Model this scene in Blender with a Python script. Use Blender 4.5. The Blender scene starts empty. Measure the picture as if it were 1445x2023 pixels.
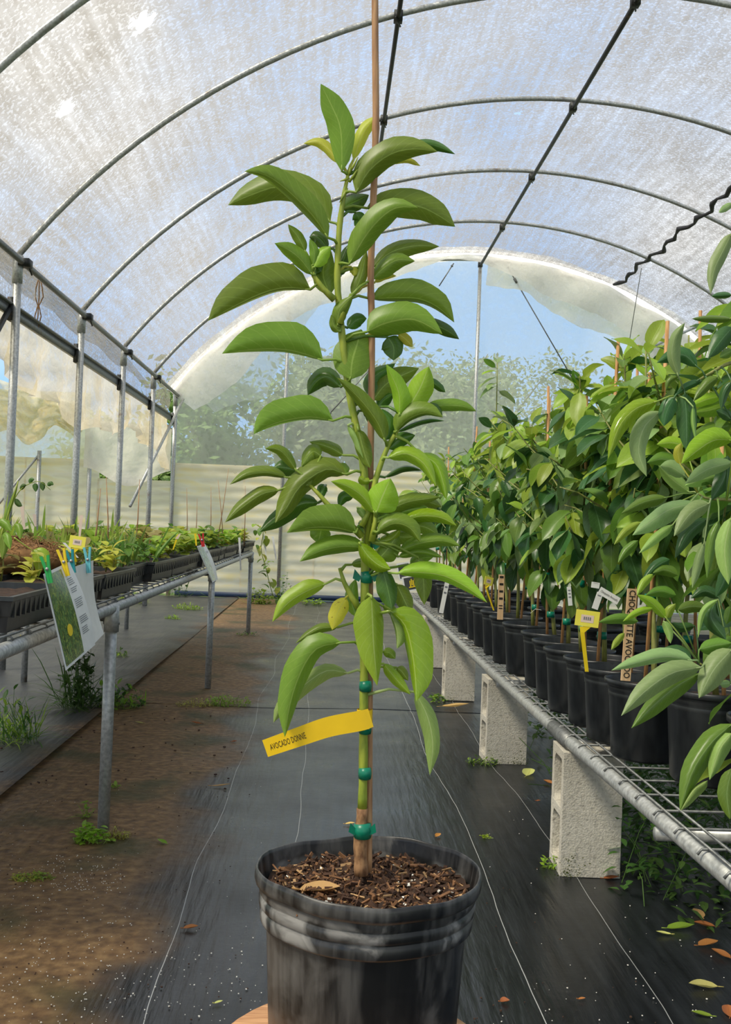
import bpy, math, random
import numpy as np
from mathutils import Vector, Matrix
random.seed(7); rng = np.random.default_rng(7)
S = bpy.context.scene
C = S.collection

# ------------------------------------------------------------------ camera
F, YAW, PITCH, ROLL, ZC = 2121.66, 0.0348, 0.0122, 0.0372, 1.0832
CX, CY = 722.5, 1011.5
def cam_axes():
    r = np.array([math.cos(YAW), -math.sin(YAW), 0]); f = np.array([math.sin(YAW), math.cos(YAW), 0]); u = np.array([0, 0, 1.])
    f2 = f*math.cos(PITCH)+u*math.sin(PITCH); u2 = u*math.cos(PITCH)-f*math.sin(PITCH)
    return r*math.cos(ROLL)+u2*math.sin(ROLL), u2*math.cos(ROLL)-r*math.sin(ROLL), f2
CR, CU, CF = cam_axes()
def at(px, py, Y=None, Z=None, X=None):
    """point of the place that is seen at a photo pixel, on the plane Y=, Z= or X= const"""
    d = CR*((px-CX)/F) - CU*((py-CY)/F) + CF
    t = Y/d[1] if Y is not None else ((Z-ZC)/d[2] if Z is not None else X/d[0])
    return Vector((d[0]*t, d[1]*t, ZC+d[2]*t))
cd = bpy.data.cameras.new('camera'); cam = bpy.data.objects.new('camera', cd); C.objects.link(cam)
cd.sensor_fit = 'VERTICAL'; cd.sensor_height = 24; cd.lens = 24*F/2023; cd.clip_end = 200
m = Matrix.Identity(4)
for i in range(3):
    m[i][0] = CR[i]; m[i][1] = CU[i]; m[i][2] = -CF[i]
m[0][3], m[1][3], m[2][3] = 0, 0, ZC
cam.matrix_world = m; S.camera = cam

# ------------------------------------------------------------------ light
S.view_settings.view_transform = 'Standard'; S.view_settings.look = 'None'
S.view_settings.gamma = 1; S.view_settings.use_curve_mapping = False
S.view_settings.exposure = 0.42
SKY_STRENGTH, SUN_STRENGTH = 1.0, 7.0
W = bpy.data.worlds.new('sky'); S.world = W; W.use_nodes = True
nt = W.node_tree; N = nt.nodes; L = nt.links
bg = N['Background']; bg.inputs[1].default_value = SKY_STRENGTH
tc = N.new('ShaderNodeTexCoord'); nz = N.new('ShaderNodeTexNoise'); nz.inputs['Scale'].default_value = 2.2; nz.inputs['Detail'].default_value = 5
cr = N.new('ShaderNodeValToRGB'); cr.color_ramp.elements[0].position = .42; cr.color_ramp.elements[1].position = .64
sx = N.new('ShaderNodeSeparateXYZ'); gr = N.new('ShaderNodeValToRGB')
gr.color_ramp.elements[0].color = (.34, .57, .95, 1); gr.color_ramp.elements[1].color = (.27, .50, .92, 1); gr.color_ramp.elements[1].position = .75
mx = N.new('ShaderNodeMixRGB'); mx.inputs[2].default_value = (1., .99, .97, 1)
L.new(tc.outputs['Generated'], nz.inputs['Vector']); L.new(nz.outputs['Fac'], cr.inputs[0]); L.new(tc.outputs['Generated'], sx.inputs[0])
L.new(sx.outputs['Z'], gr.inputs[0]); L.new(gr.outputs[0], mx.inputs[1]); L.new(cr.outputs[0], mx.inputs[0]); L.new(mx.outputs[0], bg.inputs[0])
sd = bpy.data.lights.new('sun', 'SUN'); sd.energy = SUN_STRENGTH; sd.angle = math.radians(14); sd.color = (1, .91, .75)
sun = bpy.data.objects.new('sun', sd); C.objects.link(sun)
sun.rotation_euler = Vector((-.52, -.30, .80)).to_track_quat('Z', 'Y').to_euler()

# ------------------------------------------------------------------ helpers
def lin(*c):
    return tuple((x/255/12.92 if x/255 <= .04045 else ((x/255+.055)/1.055)**2.4) for x in c)+(1,)
ORG = {}
def tag(o, label=None, cat=None, group=None, kind=None):
    if label: o['label'] = label
    if cat: o['category'] = cat
    if group: o['group'] = group
    if kind: o['kind'] = kind
    return o
def thing(name, label, cat, loc, group=None, kind=None):
    o = bpy.data.objects.new(name, None); C.objects.link(o); o.location = loc; ORG[o.name] = Vector(loc); o.empty_display_size = .05
    return tag(o, label, cat, group, kind)
def inst(name, mesh, parent=None, loc=(0, 0, 0), rot=None, scale=1):
    o = bpy.data.objects.new(name, mesh); C.objects.link(o)
    if parent:
        o.parent = parent; ORG[o.name] = ORG[parent.name]
    M = Matrix.Translation(Vector(loc))
    if rot is not None: M = M @ rot.to_4x4()
    o.matrix_local = M @ (Matrix.Diagonal(Vector((scale, scale, scale, 1))) if not hasattr(scale, '__len__') else Matrix.Diagonal(Vector((*scale, 1))))
    return o
class MB:
    def __init__(s): s.v = []; s.f = []; s.uv = []; s.mi = []
    def add(s, vs, fs, uvs=None, mi=0):
        n = len(s.v); s.v += [tuple(x) for x in vs]; s.f += [tuple(n+i for i in f) for f in fs]
        s.uv += list(uvs) if uvs is not None else [(.5, .5)]*len(vs); s.mi += [mi]*len(fs); return s
    def box(s, c, d, rot=None, mi=0):
        x, y, z = d[0]/2, d[1]/2, d[2]/2
        vs = [Vector((a*x, b*y, e*z)) for e in (-1, 1) for a, b in ((-1, -1), (1, -1), (1, 1), (-1, 1))]
        if rot is not None: vs = [rot @ q for q in vs]
        return s.add([q+Vector(c) for q in vs], [(3, 2, 1, 0), (4, 5, 6, 7), (0, 1, 5, 4), (1, 2, 6, 5), (2, 3, 7, 6), (3, 0, 4, 7)], None, mi)
    def tube(s, pts, r, n=8, cap=True, uv=None, mi=0):
        pts = [Vector(p) for p in pts]; k = len(pts)
        rs = r if hasattr(r, '__len__') else [r]*k
        vs = []; up = None
        for i, p in enumerate(pts):
            t = (pts[min(i+1, k-1)]-pts[max(i-1, 0)]).normalized()
            if up is None: up = t.cross(Vector((0, 0, 1)) if abs(t.z) < .9 else Vector((0, 1, 0))).normalized()
            a = (up-t*up.dot(t)).normalized(); b = t.cross(a); up = a
            vs += [p+(a*math.cos(2*math.pi*j/n)+b*math.sin(2*math.pi*j/n))*rs[i] for j in range(n)]
        fs = [(i*n+j, i*n+(j+1) % n, (i+1)*n+(j+1) % n, (i+1)*n+j) for i in range(k-1) for j in range(n)]
        if cap: fs += [tuple(range(n))[::-1], tuple((k-1)*n+j for j in range(n))]
        return s.add(vs, fs, [uv]*len(vs) if uv else None, mi)
    def lathe(s, prof, n=40, c=(0, 0, 0), fn=None, mi=0):
        vs = []
        for i, (r, z) in enumerate(prof):
            for j in range(n):
                a = 2*math.pi*j/n; rr, zz = (r, z) if fn is None else fn(r, z, a, i)
                vs.append((c[0]+rr*math.cos(a), c[1]+rr*math.sin(a), c[2]+zz))
        fs = [(i*n+j, i*n+(j+1) % n, (i+1)*n+(j+1) % n, (i+1)*n+j) for i in range(len(prof)-1) for j in range(n)]
        return s.add(vs, fs, None, mi)
    def grid(s, fn, nu, nv, mi=0):
        vs = []; uv = []
        for i in range(nu+1):
            for j in range(nv+1):
                vs.append(fn(i/nu, j/nv)); uv.append((i/nu, j/nv))
        return s.add(vs, [(i*(nv+1)+j, (i+1)*(nv+1)+j, (i+1)*(nv+1)+j+1, i*(nv+1)+j+1) for i in range(nu) for j in range(nv)], uv, mi)
    def mesh(s, name, mats, org=(0, 0, 0), smooth=True):
        me = bpy.data.meshes.new(name); o = Vector(org)
        me.from_pydata([tuple(Vector(q)-o) for q in s.v], [], s.f)
        for mt in (mats if isinstance(mats, (list, tuple)) else [mats]): me.materials.append(mt)
        ul = me.uv_layers.new(name='UVMap'); idx = np.empty(len(me.loops), int); me.loops.foreach_get('vertex_index', idx)
        ul.data.foreach_set('uv', np.array(s.uv, float)[idx].ravel())
        me.polygons.foreach_set('material_index', s.mi); me.polygons.foreach_set('use_smooth', [smooth]*len(me.polygons)); me.update()
        return me
    def build(s, name, mats, parent=None, smooth=True, loc=None):
        org = ORG[parent.name] if parent else Vector(loc if loc is not None else (0, 0, 0))
        o = bpy.data.objects.new(name, s.mesh(name, mats, org, smooth)); C.objects.link(o)
        if parent: o.parent = parent
        else: o.location = org
        ORG[o.name] = org; return o
def catmull(P, n):
    P = [np.array(p, float) for p in P]
    if len(P) == 2: return [P[0]+(P[1]-P[0])*i/(n-1) for i in range(n)]
    Q = [2*P[0]-P[1]]+P+[2*P[-1]-P[-2]]; out = []
    for i in range(n):
        t = i/(n-1)*(len(P)-1); k = min(int(t), len(P)-2); t -= k
        a, b, c, d = Q[k:k+4]
        out.append(.5*((2*b)+(c-a)*t+(2*a-5*b+4*c-d)*t*t+(3*b-a-3*c+d)*t**3))
    return out
def text_mesh(body, size, bold=.0):
    cu = bpy.data.curves.new('lettering', 'FONT'); cu.body = body; cu.size = size; cu.offset = bold; cu.resolution_u = 2; cu.align_x = 'CENTER'; cu.align_y = 'CENTER'
    ob = bpy.data.objects.new('lettering', cu); C.objects.link(ob)
    me = bpy.data.meshes.new_from_object(ob.evaluated_get(bpy.context.evaluated_depsgraph_get()))
    vs = [tuple(q.co) for q in me.vertices]; fs = [tuple(p.vertices) for p in me.polygons]
    bpy.data.objects.remove(ob); bpy.data.meshes.remove(me); return vs, fs

# ------------------------------------------------------------------ materials
class NT:
    def __init__(s, name):
        s.m = bpy.data.materials.new(name); s.m.use_nodes = True; s.t = s.m.node_tree; s.n = s.t.nodes
        s.p = s.n['Principled BSDF']; s.o = s.n['Material Output']
    def new(s, kind, **kw):
        x = s.n.new('ShaderNode'+kind)
        for k, q in kw.items():
            if k.startswith('i_'): x.inputs[k[2:].replace('_', ' ')].default_value = q
            else: setattr(x, k, q)
        return x
    def link(s, a, b): s.t.links.new(a, b)
    def noise(s, scale, detail=3, vec=None, dist=0):
        x = s.new('TexNoise'); x.inputs['Scale'].default_value = scale; x.inputs['Detail'].default_value = detail; x.inputs['Distortion'].default_value = dist
        if vec is not None: s.link(vec, x.inputs['Vector'])
        return x.outputs['Fac']
    def ramp(s, fac, stops):
        x = s.new('ValToRGB'); e = x.color_ramp.elements
        while len(e) < len(stops): e.new(.5)
        for k, (p, c) in enumerate(stops): e[k].position = p; e[k].color = c if len(c) == 4 else (*c, 1)
        s.link(fac, x.inputs[0]); return x.outputs[0]
    def mix(s, fac, a, b):
        x = s.new('MixRGB')
        for k, q in enumerate((fac, a, b)):
            if isinstance(q, (int, float, tuple)): x.inputs[k].default_value = q
            else: s.link(q, x.inputs[k])
        return x.outputs[0]
    def math(s, op, a, b=0., c=0.):
        x = s.new('Math', operation=op)
        for k, q in enumerate((a, b, c)):
            if isinstance(q, (int, float)): x.inputs[k].default_value = q
            else: s.link(q, x.inputs[k])
        return x.outputs[0]
    def coord(s, w='Object'): return s.new('TexCoord').outputs[w]
    def mapping(s, vec, scale=(1, 1, 1), rot=(0, 0, 0)):
        x = s.new('Mapping'); s.link(vec, x.inputs[0]); x.inputs['Scale'].default_value = scale; x.inputs['Rotation'].default_value = rot; return x.outputs[0]
    def bump(s, h, strength=.3, dist=.01):
        x = s.new('Bump'); x.inputs['Strength'].default_value = strength; x.inputs['Distance'].default_value = dist; s.link(h, x.inputs['Height']); s.link(x.outputs[0], s.p.inputs['Normal']); return x.outputs[0]
    def col(s, c):
        if isinstance(c, tuple): s.p.inputs['Base Color'].default_value = c
        else: s.link(c, s.p.inputs['Base Color'])
        return s
    def set(s, **kw):
        for k, q in kw.items(): s.p.inputs[k.replace('_', ' ')].default_value = q
        return s
def simple(name, c, rough=.6, metal=0., var=.15, scale=30, bump=0):
    t = NT(name); n = t.noise(scale, 4, t.coord()); d = tuple(x*(1-var) for x in c[:3])+(1,); e = tuple(min(1, x*(1+var)) for x in c[:3])+(1,)
    t.col(t.ramp(n, [(.3, d), (.7, e)])); t.set(Roughness=rough, Metallic=metal)
    if bump: t.bump(n, bump, .004)
    return t.m
def leaf_mat(name, base, vein, rough=.38, trans=.35, spots=None):
    t = NT(name); uv = t.coord('UV'); sp = t.new('SeparateXYZ'); t.link(uv, sp.inputs[0])
    u = t.math('ABSOLUTE', t.math('SUBTRACT', sp.outputs[0], .5))       # 0 at the midrib, .5 at the edge
    w = t.math('FRACT', t.math('SUBTRACT', t.math('MULTIPLY', sp.outputs[1], 9.), t.math('MULTIPLY', u, 4.2)))
    lat = t.math('LESS_THAN', t.math('ABSOLUTE', t.math('SUBTRACT', w, .5)), .05)
    mid = t.math('LESS_THAN', u, .022)
    oi = t.new('ObjectInfo'); n = t.noise(22, 3, t.coord('Generated'))
    c0 = t.mix(n, tuple(x*.86 for x in base[:3])+(1,), tuple(min(1, x*1.12) for x in base[:3])+(1,))
    hs = t.new('HueSaturation'); t.link(c0, hs.inputs['Color'])
    t.link(t.math('MULTIPLY_ADD', oi.outputs['Random'], .42, .80), hs.inputs['Value']); t.link(t.math('MULTIPLY_ADD', oi.outputs['Random'], .03, .487), hs.inputs['Hue'])
    c = t.mix(t.math('MULTIPLY', lat, .16), hs.outputs[0], vein); c = t.mix(t.math('MULTIPLY', mid, .55), c, vein)
    if spots:
        s_ = t.ramp(t.noise(spots[1], 2, t.coord('Generated')), [(spots[2], (0, 0, 0)), (spots[2]+.06, (1, 1, 1))]); c = t.mix(s_, c, spots[0])
    t.col(c); t.set(Roughness=rough); t.p.inputs['Specular IOR Level'].default_value = .45
    tr = t.new('BsdfTranslucent'); hs2 = t.new('HueSaturation'); t.link(c, hs2.inputs['Color']); hs2.inputs['Value'].default_value = 1.35; hs2.inputs['Saturation'].default_value = .98; t.link(hs2.outputs[0], tr.inputs[0])
    ms = t.new('MixShader'); ms.inputs[0].default_value = trans; t.link(t.p.outputs[0], ms.inputs[1]); t.link(tr.outputs[0], ms.inputs[2]); t.link(ms.outputs[0], t.o.inputs[0])
    t.bump(t.math('MULTIPLY', lat, .5), .15, .0012)
    return t.m
V0 = lin(170, 196, 96)
LM = dict(
    mid=leaf_mat('leaf_green', lin(118, 146, 44), V0), dark=leaf_mat('leaf_deep_green', lin(74, 112, 34), lin(120, 160, 80), .3, .25),
    bright=leaf_mat('leaf_bright_green', lin(152, 184, 48), lin(196, 214, 128)), yellow=leaf_mat('leaf_yellow_green', lin(190, 192, 62), lin(214, 214, 120), .45, .4),
    pale=leaf_mat('leaf_pale_underside', lin(152, 182, 96), lin(198, 212, 150), .5), wet=leaf_mat('leaf_wet', lin(136, 172, 34), lin(190, 210, 110), .16, .3),
    yspot=leaf_mat('leaf_yellow_spotted', lin(206, 200, 60), lin(190, 190, 90), .5, .4, (lin(120, 80, 30), 5, .66)),
    bg=leaf_mat('leaf_bench_green', lin(104, 138, 50), lin(140, 170, 96), .34, .3), bgd=leaf_mat('leaf_bench_dark', lin(62, 100, 50), lin(104, 142, 96), .3, .25),
    bgb=leaf_mat('leaf_bench_bright', lin(156, 182, 62), lin(184, 204, 120), .38, .38), bgp=leaf_mat('leaf_bench_pale', lin(140, 166, 104), lin(180, 198, 146), .45, .3),
    dry=leaf_mat('leaf_dry_brown', lin(176, 112, 58), lin(140, 86, 44), .6, .2), drytan=leaf_mat('leaf_dry_tan', lin(214, 176, 110), lin(176, 130, 70), .6, .2),
    dryyellow=leaf_mat('leaf_fallen_yellow', lin(206, 204, 120), lin(180, 160, 80), .5, .25),
    seed=leaf_mat('seedling_green', lin(152, 176, 62), lin(190, 204, 110), .5, .4), seedd=leaf_mat('seedling_dark', lin(104, 140, 56), lin(150, 176, 90), .5, .35),
    seedy=leaf_mat('seedling_yellow', lin(196, 196, 84), lin(214, 206, 120), .5, .4), seedr=leaf_mat('seedling_bronze', lin(158, 150, 88), lin(150, 110, 70), .5, .35),
    weed=leaf_mat('weed_green', lin(134, 164, 52), lin(170, 190, 90), .5, .35), weedd=leaf_mat('weed_dark', lin(70, 104, 44), lin(100, 130, 60), .5, .3),
    tree=leaf_mat('tree_foliage', lin(106, 136, 70), lin(120, 150, 80), .6, .35), tree2=leaf_mat('tree_foliage_grey', lin(116, 130, 88), lin(124, 140, 100), .6, .35),
)
def stem_mat(name, a, b, scale=(18, 18, 5), rough=.5):
    t = NT(name); n = t.noise(6, 4, t.mapping(t.coord(), scale)); t.col(t.ramp(n, [(.35, a), (.65, b)])); t.set(Roughness=rough); t.bump(n, .2, .002); return t.m
M = {}
M['stem'] = stem_mat('stem_green', lin(120, 140, 40), lin(164, 176, 60)); M['bark'] = stem_mat('graft_bark', lin(112, 78, 50), lin(168, 128, 88), (30, 30, 14), .8)
M['bamboo'] = stem_mat('bamboo_stake', lin(148, 106, 72), lin(194, 152, 110), (30, 30, 3), .6); M['bamboo2'] = stem_mat('bamboo_pale', lin(170, 120, 70), lin(206, 160, 106), (30, 30, 3), .6)
M['stem2'] = stem_mat('stem_bench', lin(116, 126, 58), lin(150, 150, 84)); M['twig'] = stem_mat('tree_bark', lin(90, 80, 66), lin(120, 108, 90), rough=.8)
M['tape'] = simple('green_tie_tape', lin(0, 120, 92), .35, 0, .2, 60); M['tape'].node_tree.nodes['Principled BSDF'].inputs['Alpha'].default_value = 1
def galv(name, c=(170, 172, 170), rough=.42, metal=.45):
    t = NT(name); n = t.noise(9, 5, t.coord()); n2 = t.noise(70, 2, t.coord()); a = lin(*[x*.78 for x in c]); b = lin(*c)
    t.col(t.mix(t.ramp(n, [(.62, (0, 0, 0)), (.78, (1, 1, 1))]), t.ramp(n2, [(.3, a), (.7, b)]), lin(126, 104, 84))); t.set(Roughness=rough, Metallic=metal); return t.m
M['galv'] = galv('galvanized_steel', (196, 198, 194)); M['galvd'] = galv('galvanized_steel_dull', (142, 144, 142), .5, .6); M['dark_metal'] = galv('dark_metal', (60, 62, 62), .55, .5)
M['black'] = simple('black_rope', lin(40, 40, 44), .8)
def film(name, col, lo, hi, dirt_tint=None, streak=True, diff=.25, sc=1., holes=()):
    """greenhouse poly film: partly clear, partly light-scattering, with condensation droplets"""
    t = NT(name); uv = t.coord('UV'); ob = t.coord('Object')
    fine = t.noise(44*sc, 3, ob); med = t.noise(9*sc, 3, ob); big = t.noise(.8, 3, ob)
    a = t.ramp(fine, [(.53, (0, 0, 0)), (.60, (1, 1, 1))]); b = t.ramp(med, [(.35, (0, 0, 0)), (.7, (1, 1, 1))]); c = t.ramp(big, [(.3, (0, 0, 0)), (.7, (1, 1, 1))])
    k = t.math('MULTIPLY_ADD', a, .5, t.math('MULTIPLY_ADD', b, .25, t.math('MULTIPLY', c, .25)))
    if streak:
        s1 = t.noise(5, 4, t.mapping(uv, (5, 34, 1))); k = t.math('MULTIPLY_ADD', t.ramp(s1, [(.42, (0, 0, 0)), (.7, (1, 1, 1))]), .3, t.math('MULTIPLY', k, .8))
    mr = t.new('MapRange'); t.link(k, mr.inputs[0]); mr.inputs[3].default_value = lo; mr.inputs[4].default_value = hi; fac = mr.outputs[0]
    for h in holes:     # small tears in the film
        vm = t.new('VectorMath', operation='DISTANCE'); t.link(ob, vm.inputs[0]); vm.inputs[1].default_value = h[:3]
        fac = t.math('MAXIMUM', fac, t.math('LESS_THAN', t.math('MULTIPLY_ADD', t.math('SUBTRACT', t.noise(22, 3, ob), .5), .22, vm.outputs['Value']), h[3]))
    tl = t.new('BsdfTranslucent'); df = t.new('BsdfDiffuse'); tp = t.new('BsdfTransparent'); tp.inputs[0].default_value = (.97, .98, .98, 1)
    cc = col if dirt_tint is None else t.mix(t.ramp(t.noise(2.2, 4, ob), [(.4, (0, 0, 0)), (.65, (1, 1, 1))]), col, dirt_tint)
    for x in (tl, df):
        if isinstance(cc, tuple): x.inputs[0].default_value = cc
        else: t.link(cc, x.inputs[0])
    m1 = t.new('MixShader'); m1.inputs[0].default_value = diff; t.link(tl.outputs[0], m1.inputs[1]); t.link(df.outputs[0], m1.inputs[2])
    m2 = t.new('MixShader'); t.link(fac, m2.inputs[0]); t.link(m1.outputs[0], m2.inputs[1]); t.link(tp.outputs[0], m2.inputs[2]); t.link(m2.outputs[0], t.o.inputs[0])
    bp = t.new('Bump'); bp.inputs['Strength'].default_value = .5; bp.inputs['Distance'].default_value = .02; t.link(fine, bp.inputs['Height'])
    t.link(bp.outputs[0], tl.inputs['Normal']); t.link(bp.outputs[0], df.inputs['Normal'])
    return t.m
def roof_at(px, py):
    lo, hi = 3., 12.
    for _ in range(40):
        md = (lo+hi)/2; p = at(px, py, Y=md); lo, hi = (md, hi) if math.hypot(p.x-1.947, p.z+.2975) < 5.2 else (lo, md)
    return at(px, py, Y=lo)
M['roof'] = film('roof_film_droplets', (.215, .204, .186, 1), .05, .88, holes=[(*roof_at(282, 45), .085), (*roof_at(128, 213), .06), (*roof_at(1024, 228), .03)])
M['end'] = film('end_film_clear', (.86, .81, .70, 1), .46, .58, streak=False, sc=.3)
M['white'] = film('white_film', (.93, .91, .87, 1), .04, .24, streak=False, sc=.3, diff=.4)
M['ivory'] = film('ivory_film', (.97, .92, .78, 1), .02, .10, streak=False, sc=.3, diff=.6)  # near-white colour stands in for outdoor brightness in the left opening
M['haze'] = film('hazy_film', (.80, .80, .75, 1), .40, .55, streak=False, sc=.3)
M['cream'] = film('cream_film', (.90, .82, .68, 1), .10, .30, dirt_tint=(.86, .72, .48, 1), streak=False, sc=.3)  # cream and its yellower blotches carry the sun tint, with some dirt
M['gold'] = film('golden_film', (.92, .82, .54, 1), .10, .40, dirt_tint=(.70, .62, .30, 1), streak=False, sc=.4)
t = NT('corrugated_panel'); n = t.noise(3, 4, t.mapping(t.coord(), (.6, 1, 3)))
cc = t.ramp(n, [(.3, lin(228, 216, 188)), (.5, lin(246, 236, 212)), (.7, lin(248, 228, 168))])
tl = t.new('BsdfTranslucent'); t.link(cc, tl.inputs[0]); t.col(cc); t.set(Roughness=.45)
ms = t.new('MixShader'); ms.inputs[0].default_value = .42; t.link(t.p.outputs[0], ms.inputs[1]); t.link(tl.outputs[0], ms.inputs[2]); t.link(ms.outputs[0], t.o.inputs[0]); M['corr'] = t.m
# woven ground cloth with white marker threads and washed-in soil
def mat_floor(name, grey=0.):
    t = NT(name); ob = t.coord('Object'); sp = t.new('SeparateXYZ'); t.link(ob, sp.inputs[0]); X, Y = sp.outputs[0], sp.outputs[1]
    wob = t.math('MULTIPLY_ADD', t.noise(.55, 1, ob), .17, t.math('MULTIPLY', t.noise(4, 1, ob), .008))
    n1 = t.noise(1.6, 6, ob); n2 = t.noise(28, 5, ob); st = t.noise(4, 4, t.mapping(ob, (9, .9, 1)))
    base = t.ramp(st, [(.3, lin(14, 16, 18)), (.7, lin(34, 37, 40))])
    if grey: base = t.mix(grey, base, lin(150, 152, 150))
    fac = None
    for x0, s in ((-.27, .8), (.02, .45), (.62, .85), (.90, .6), (-.72, .22)):
        q = t.math('LESS_THAN', t.math('ABSOLUTE', t.math('SUBTRACT', t.math('ADD', X, wob), x0)), .0011)
        q = t.math('MULTIPLY', q, s); fac = q if fac is None else t.math('MAXIMUM', fac, q)
    c = t.mix(fac, base, lin(188, 190, 188))
    # soil washed over the left side of the aisle
    edge = t.math('ADD', X, t.math('MULTIPLY_ADD', n1, .75, t.math('MULTIPLY', n2, .10)))
    mr = t.new('MapRange', interpolation_type='SMOOTHSTEP'); t.link(edge, mr.inputs[0]); mr.inputs[1].default_value = .10; mr.inputs[2].default_value = -.16
    lft = t.new('MapRange', interpolation_type='SMOOTHSTEP'); t.link(edge, lft.inputs[0]); lft.inputs[1].default_value = -.95; lft.inputs[2].default_value = -.55
    dm = t.math('MULTIPLY', mr.outputs[0], lft.outputs[0]) if grey else mr.outputs[0]
    dirt_tint = t.ramp(n2, [(.25, lin(84, 60, 36)), (.5, lin(124, 94, 58)), (.75, lin(160, 128, 84))])
    dirt_tint = t.mix(t.ramp(t.noise(2.3, 3, ob), [(.52, (0, 0, 0)), (.7, (1, 1, 1))]), dirt_tint, lin(72, 70, 34))
    c = t.mix(dm, c, dirt_tint); t.col(c)
    r = t.math('MULTIPLY_ADD', t.noise(3, 4, ob), .36, .28 if grey else .14); r = t.math('MULTIPLY_ADD', dm, .32, r); t.link(r, t.p.inputs['Roughness'])
    wv = t.new('TexWave', wave_type='BANDS'); wv.inputs['Scale'].default_value = 120; t.link(ob, wv.inputs['Vector'])
    h = t.math('MULTIPLY_ADD', n2, t.math('MULTIPLY_ADD', dm, .9, .12), t.math('MULTIPLY', st, .5)); t.bump(h, .5, .012); return t.m
M['mat'] = mat_floor('woven_ground_cloth'); M['matgrey'] = mat_floor('grey_dusty_cloth', .10)
t = NT('pot_plastic'); ob = t.coord('Object'); sp = t.new('SeparateXYZ'); t.link(ob, sp.inputs[0]); Zp = sp.outputs[2]
a = t.noise(16, 8, ob, .8); b = t.noise(5, 6, t.mapping(ob, (14, 14, 1.6)), .3); w = t.noise(7, 6, t.mapping(ob, (1.3, 1.3, .8)), .5)
mr = t.new('MapRange', interpolation_type='SMOOTHSTEP'); t.link(Zp, mr.inputs[0]); mr.inputs[1].default_value = .186; mr.inputs[2].default_value = .198      # chalky splash on the collar
mr2 = t.new('MapRange', interpolation_type='SMOOTHSTEP'); t.link(Zp, mr2.inputs[0]); mr2.inputs[1].default_value = .240; mr2.inputs[2].default_value = .226
col = t.math('MULTIPLY', t.math('MULTIPLY', mr.outputs[0], mr2.outputs[0]), t.ramp(a, [(.44, (0, 0, 0)), (.58, (1, 1, 1))]))
strk = t.math('MULTIPLY_ADD', t.ramp(b, [(.38, (0, 0, 0)), (.72, (1, 1, 1))]), .26, t.math('MULTIPLY', t.ramp(a, [(.48, (0, 0, 0)), (.66, (1, 1, 1))]), .22))
wet = t.ramp(w, [(.56, (1, 1, 1)), (.585, (0, 0, 0))])
sm = t.math('MULTIPLY', t.math('MAXIMUM', t.math('MULTIPLY', col, .9), strk), t.math('MULTIPLY_ADD', wet, .85, .15))
t.col(t.mix(sm, lin(26, 27, 28), lin(146, 144, 140))); t.link(t.math('MULTIPLY_ADD', sm, .4, .3), t.p.inputs['Roughness']); t.bump(t.noise(90, 3, ob), .06, .002); M['pot'] = t.m
t = NT('pot_plastic_clean'); ob = t.coord('Object'); a = t.noise(12, 5, t.mapping(ob, (2, 2, .6)))
t.col(t.ramp(a, [(.4, lin(24, 27, 30)), (.75, lin(52, 56, 58))])); t.set(Roughness=.38); M['pot2'] = t.m
M['soil'] = simple('potting_soil', lin(58, 40, 28), .95, 0, .5, 60, 1.0); M['chip'] = simple('bark_chip', lin(122, 86, 56), .9, 0, .4, 25); M['chip2'] = simple('bark_chip_dark', lin(66, 44, 30), .9, 0, .4, 25)
M['chip3'] = simple('bark_chip_pale', lin(186, 150, 106), .9, 0, .25, 25); M['perlite'] = simple('perlite', lin(232, 228, 216), .9, 0, .05)
M['wood'] = stem_mat('stool_wood', lin(178, 126, 84), lin(216, 166, 118), (3, 40, 40), .5); M['signwood'] = stem_mat('sign_wood', lin(206, 168, 124), lin(226, 192, 148), (20, 20, 2), .7)
t = NT('concrete_block'); ob = t.coord('Object'); a = t.noise(70, 5, ob); b = t.noise(4, 4, ob)
t.col(t.mix(t.ramp(a, [(.2, (0, 0, 0)), (.5, (1, 1, 1))]), lin(150, 144, 130), t.ramp(b, [(.3, lin(188, 182, 166)), (.7, lin(218, 212, 196))]))); t.set(Roughness=.95); t.bump(t.noise(160, 5, ob), .7, .004); M['concrete'] = t.m
M['moss'] = simple('moss', lin(104, 118, 40), .95, 0, .3, 60)
for k, c in dict(yellowtag=(250, 206, 20), ink=(40, 34, 26), white=(236, 236, 232), green=(40, 170, 80), yellow=(246, 214, 30), teal=(20, 142, 150), sky=(110, 196, 206), red=(196, 36, 40), pink=(240, 214, 196), lemon=(248, 236, 90), slate=(70, 72, 70), tarpblue=(26, 46, 74), orange=(200, 90, 50), greyink=(120, 122, 128)).items():
    M[k+'_p'] = simple('plastic_'+k, lin(*c), .45, 0, .05)
t = NT('photo_print'); uv = t.coord('UV'); a = t.noise(9, 5, uv, .8); b = t.noise(14, 3, t.mapping(uv, (3, 1, 1)), 1.5)
t.col(t.mix(t.ramp(b, [(.55, (0, 0, 0)), (.66, (1, 1, 1))]), t.ramp(a, [(.35, lin(36, 62, 40)), (.65, lin(86, 122, 70))]), lin(186, 196, 84))); t.set(Roughness=.2); M['print'] = t.m
t = NT('photo_print_cool'); uv = t.coord('UV'); a = t.noise(10, 5, uv, .8); t.col(t.ramp(a, [(.3, lin(60, 96, 96)), (.55, lin(140, 186, 190)), (.75, lin(214, 228, 226))])); t.set(Roughness=.2); M['print2'] = t.m
M['coir'] = simple('coir_fibre', lin(136, 100, 62), .95, 0, .4, 40, .8)
M['grass'] = simple('outside_grass', lin(120, 140, 70), .95, 0, .3, 4)
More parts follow.
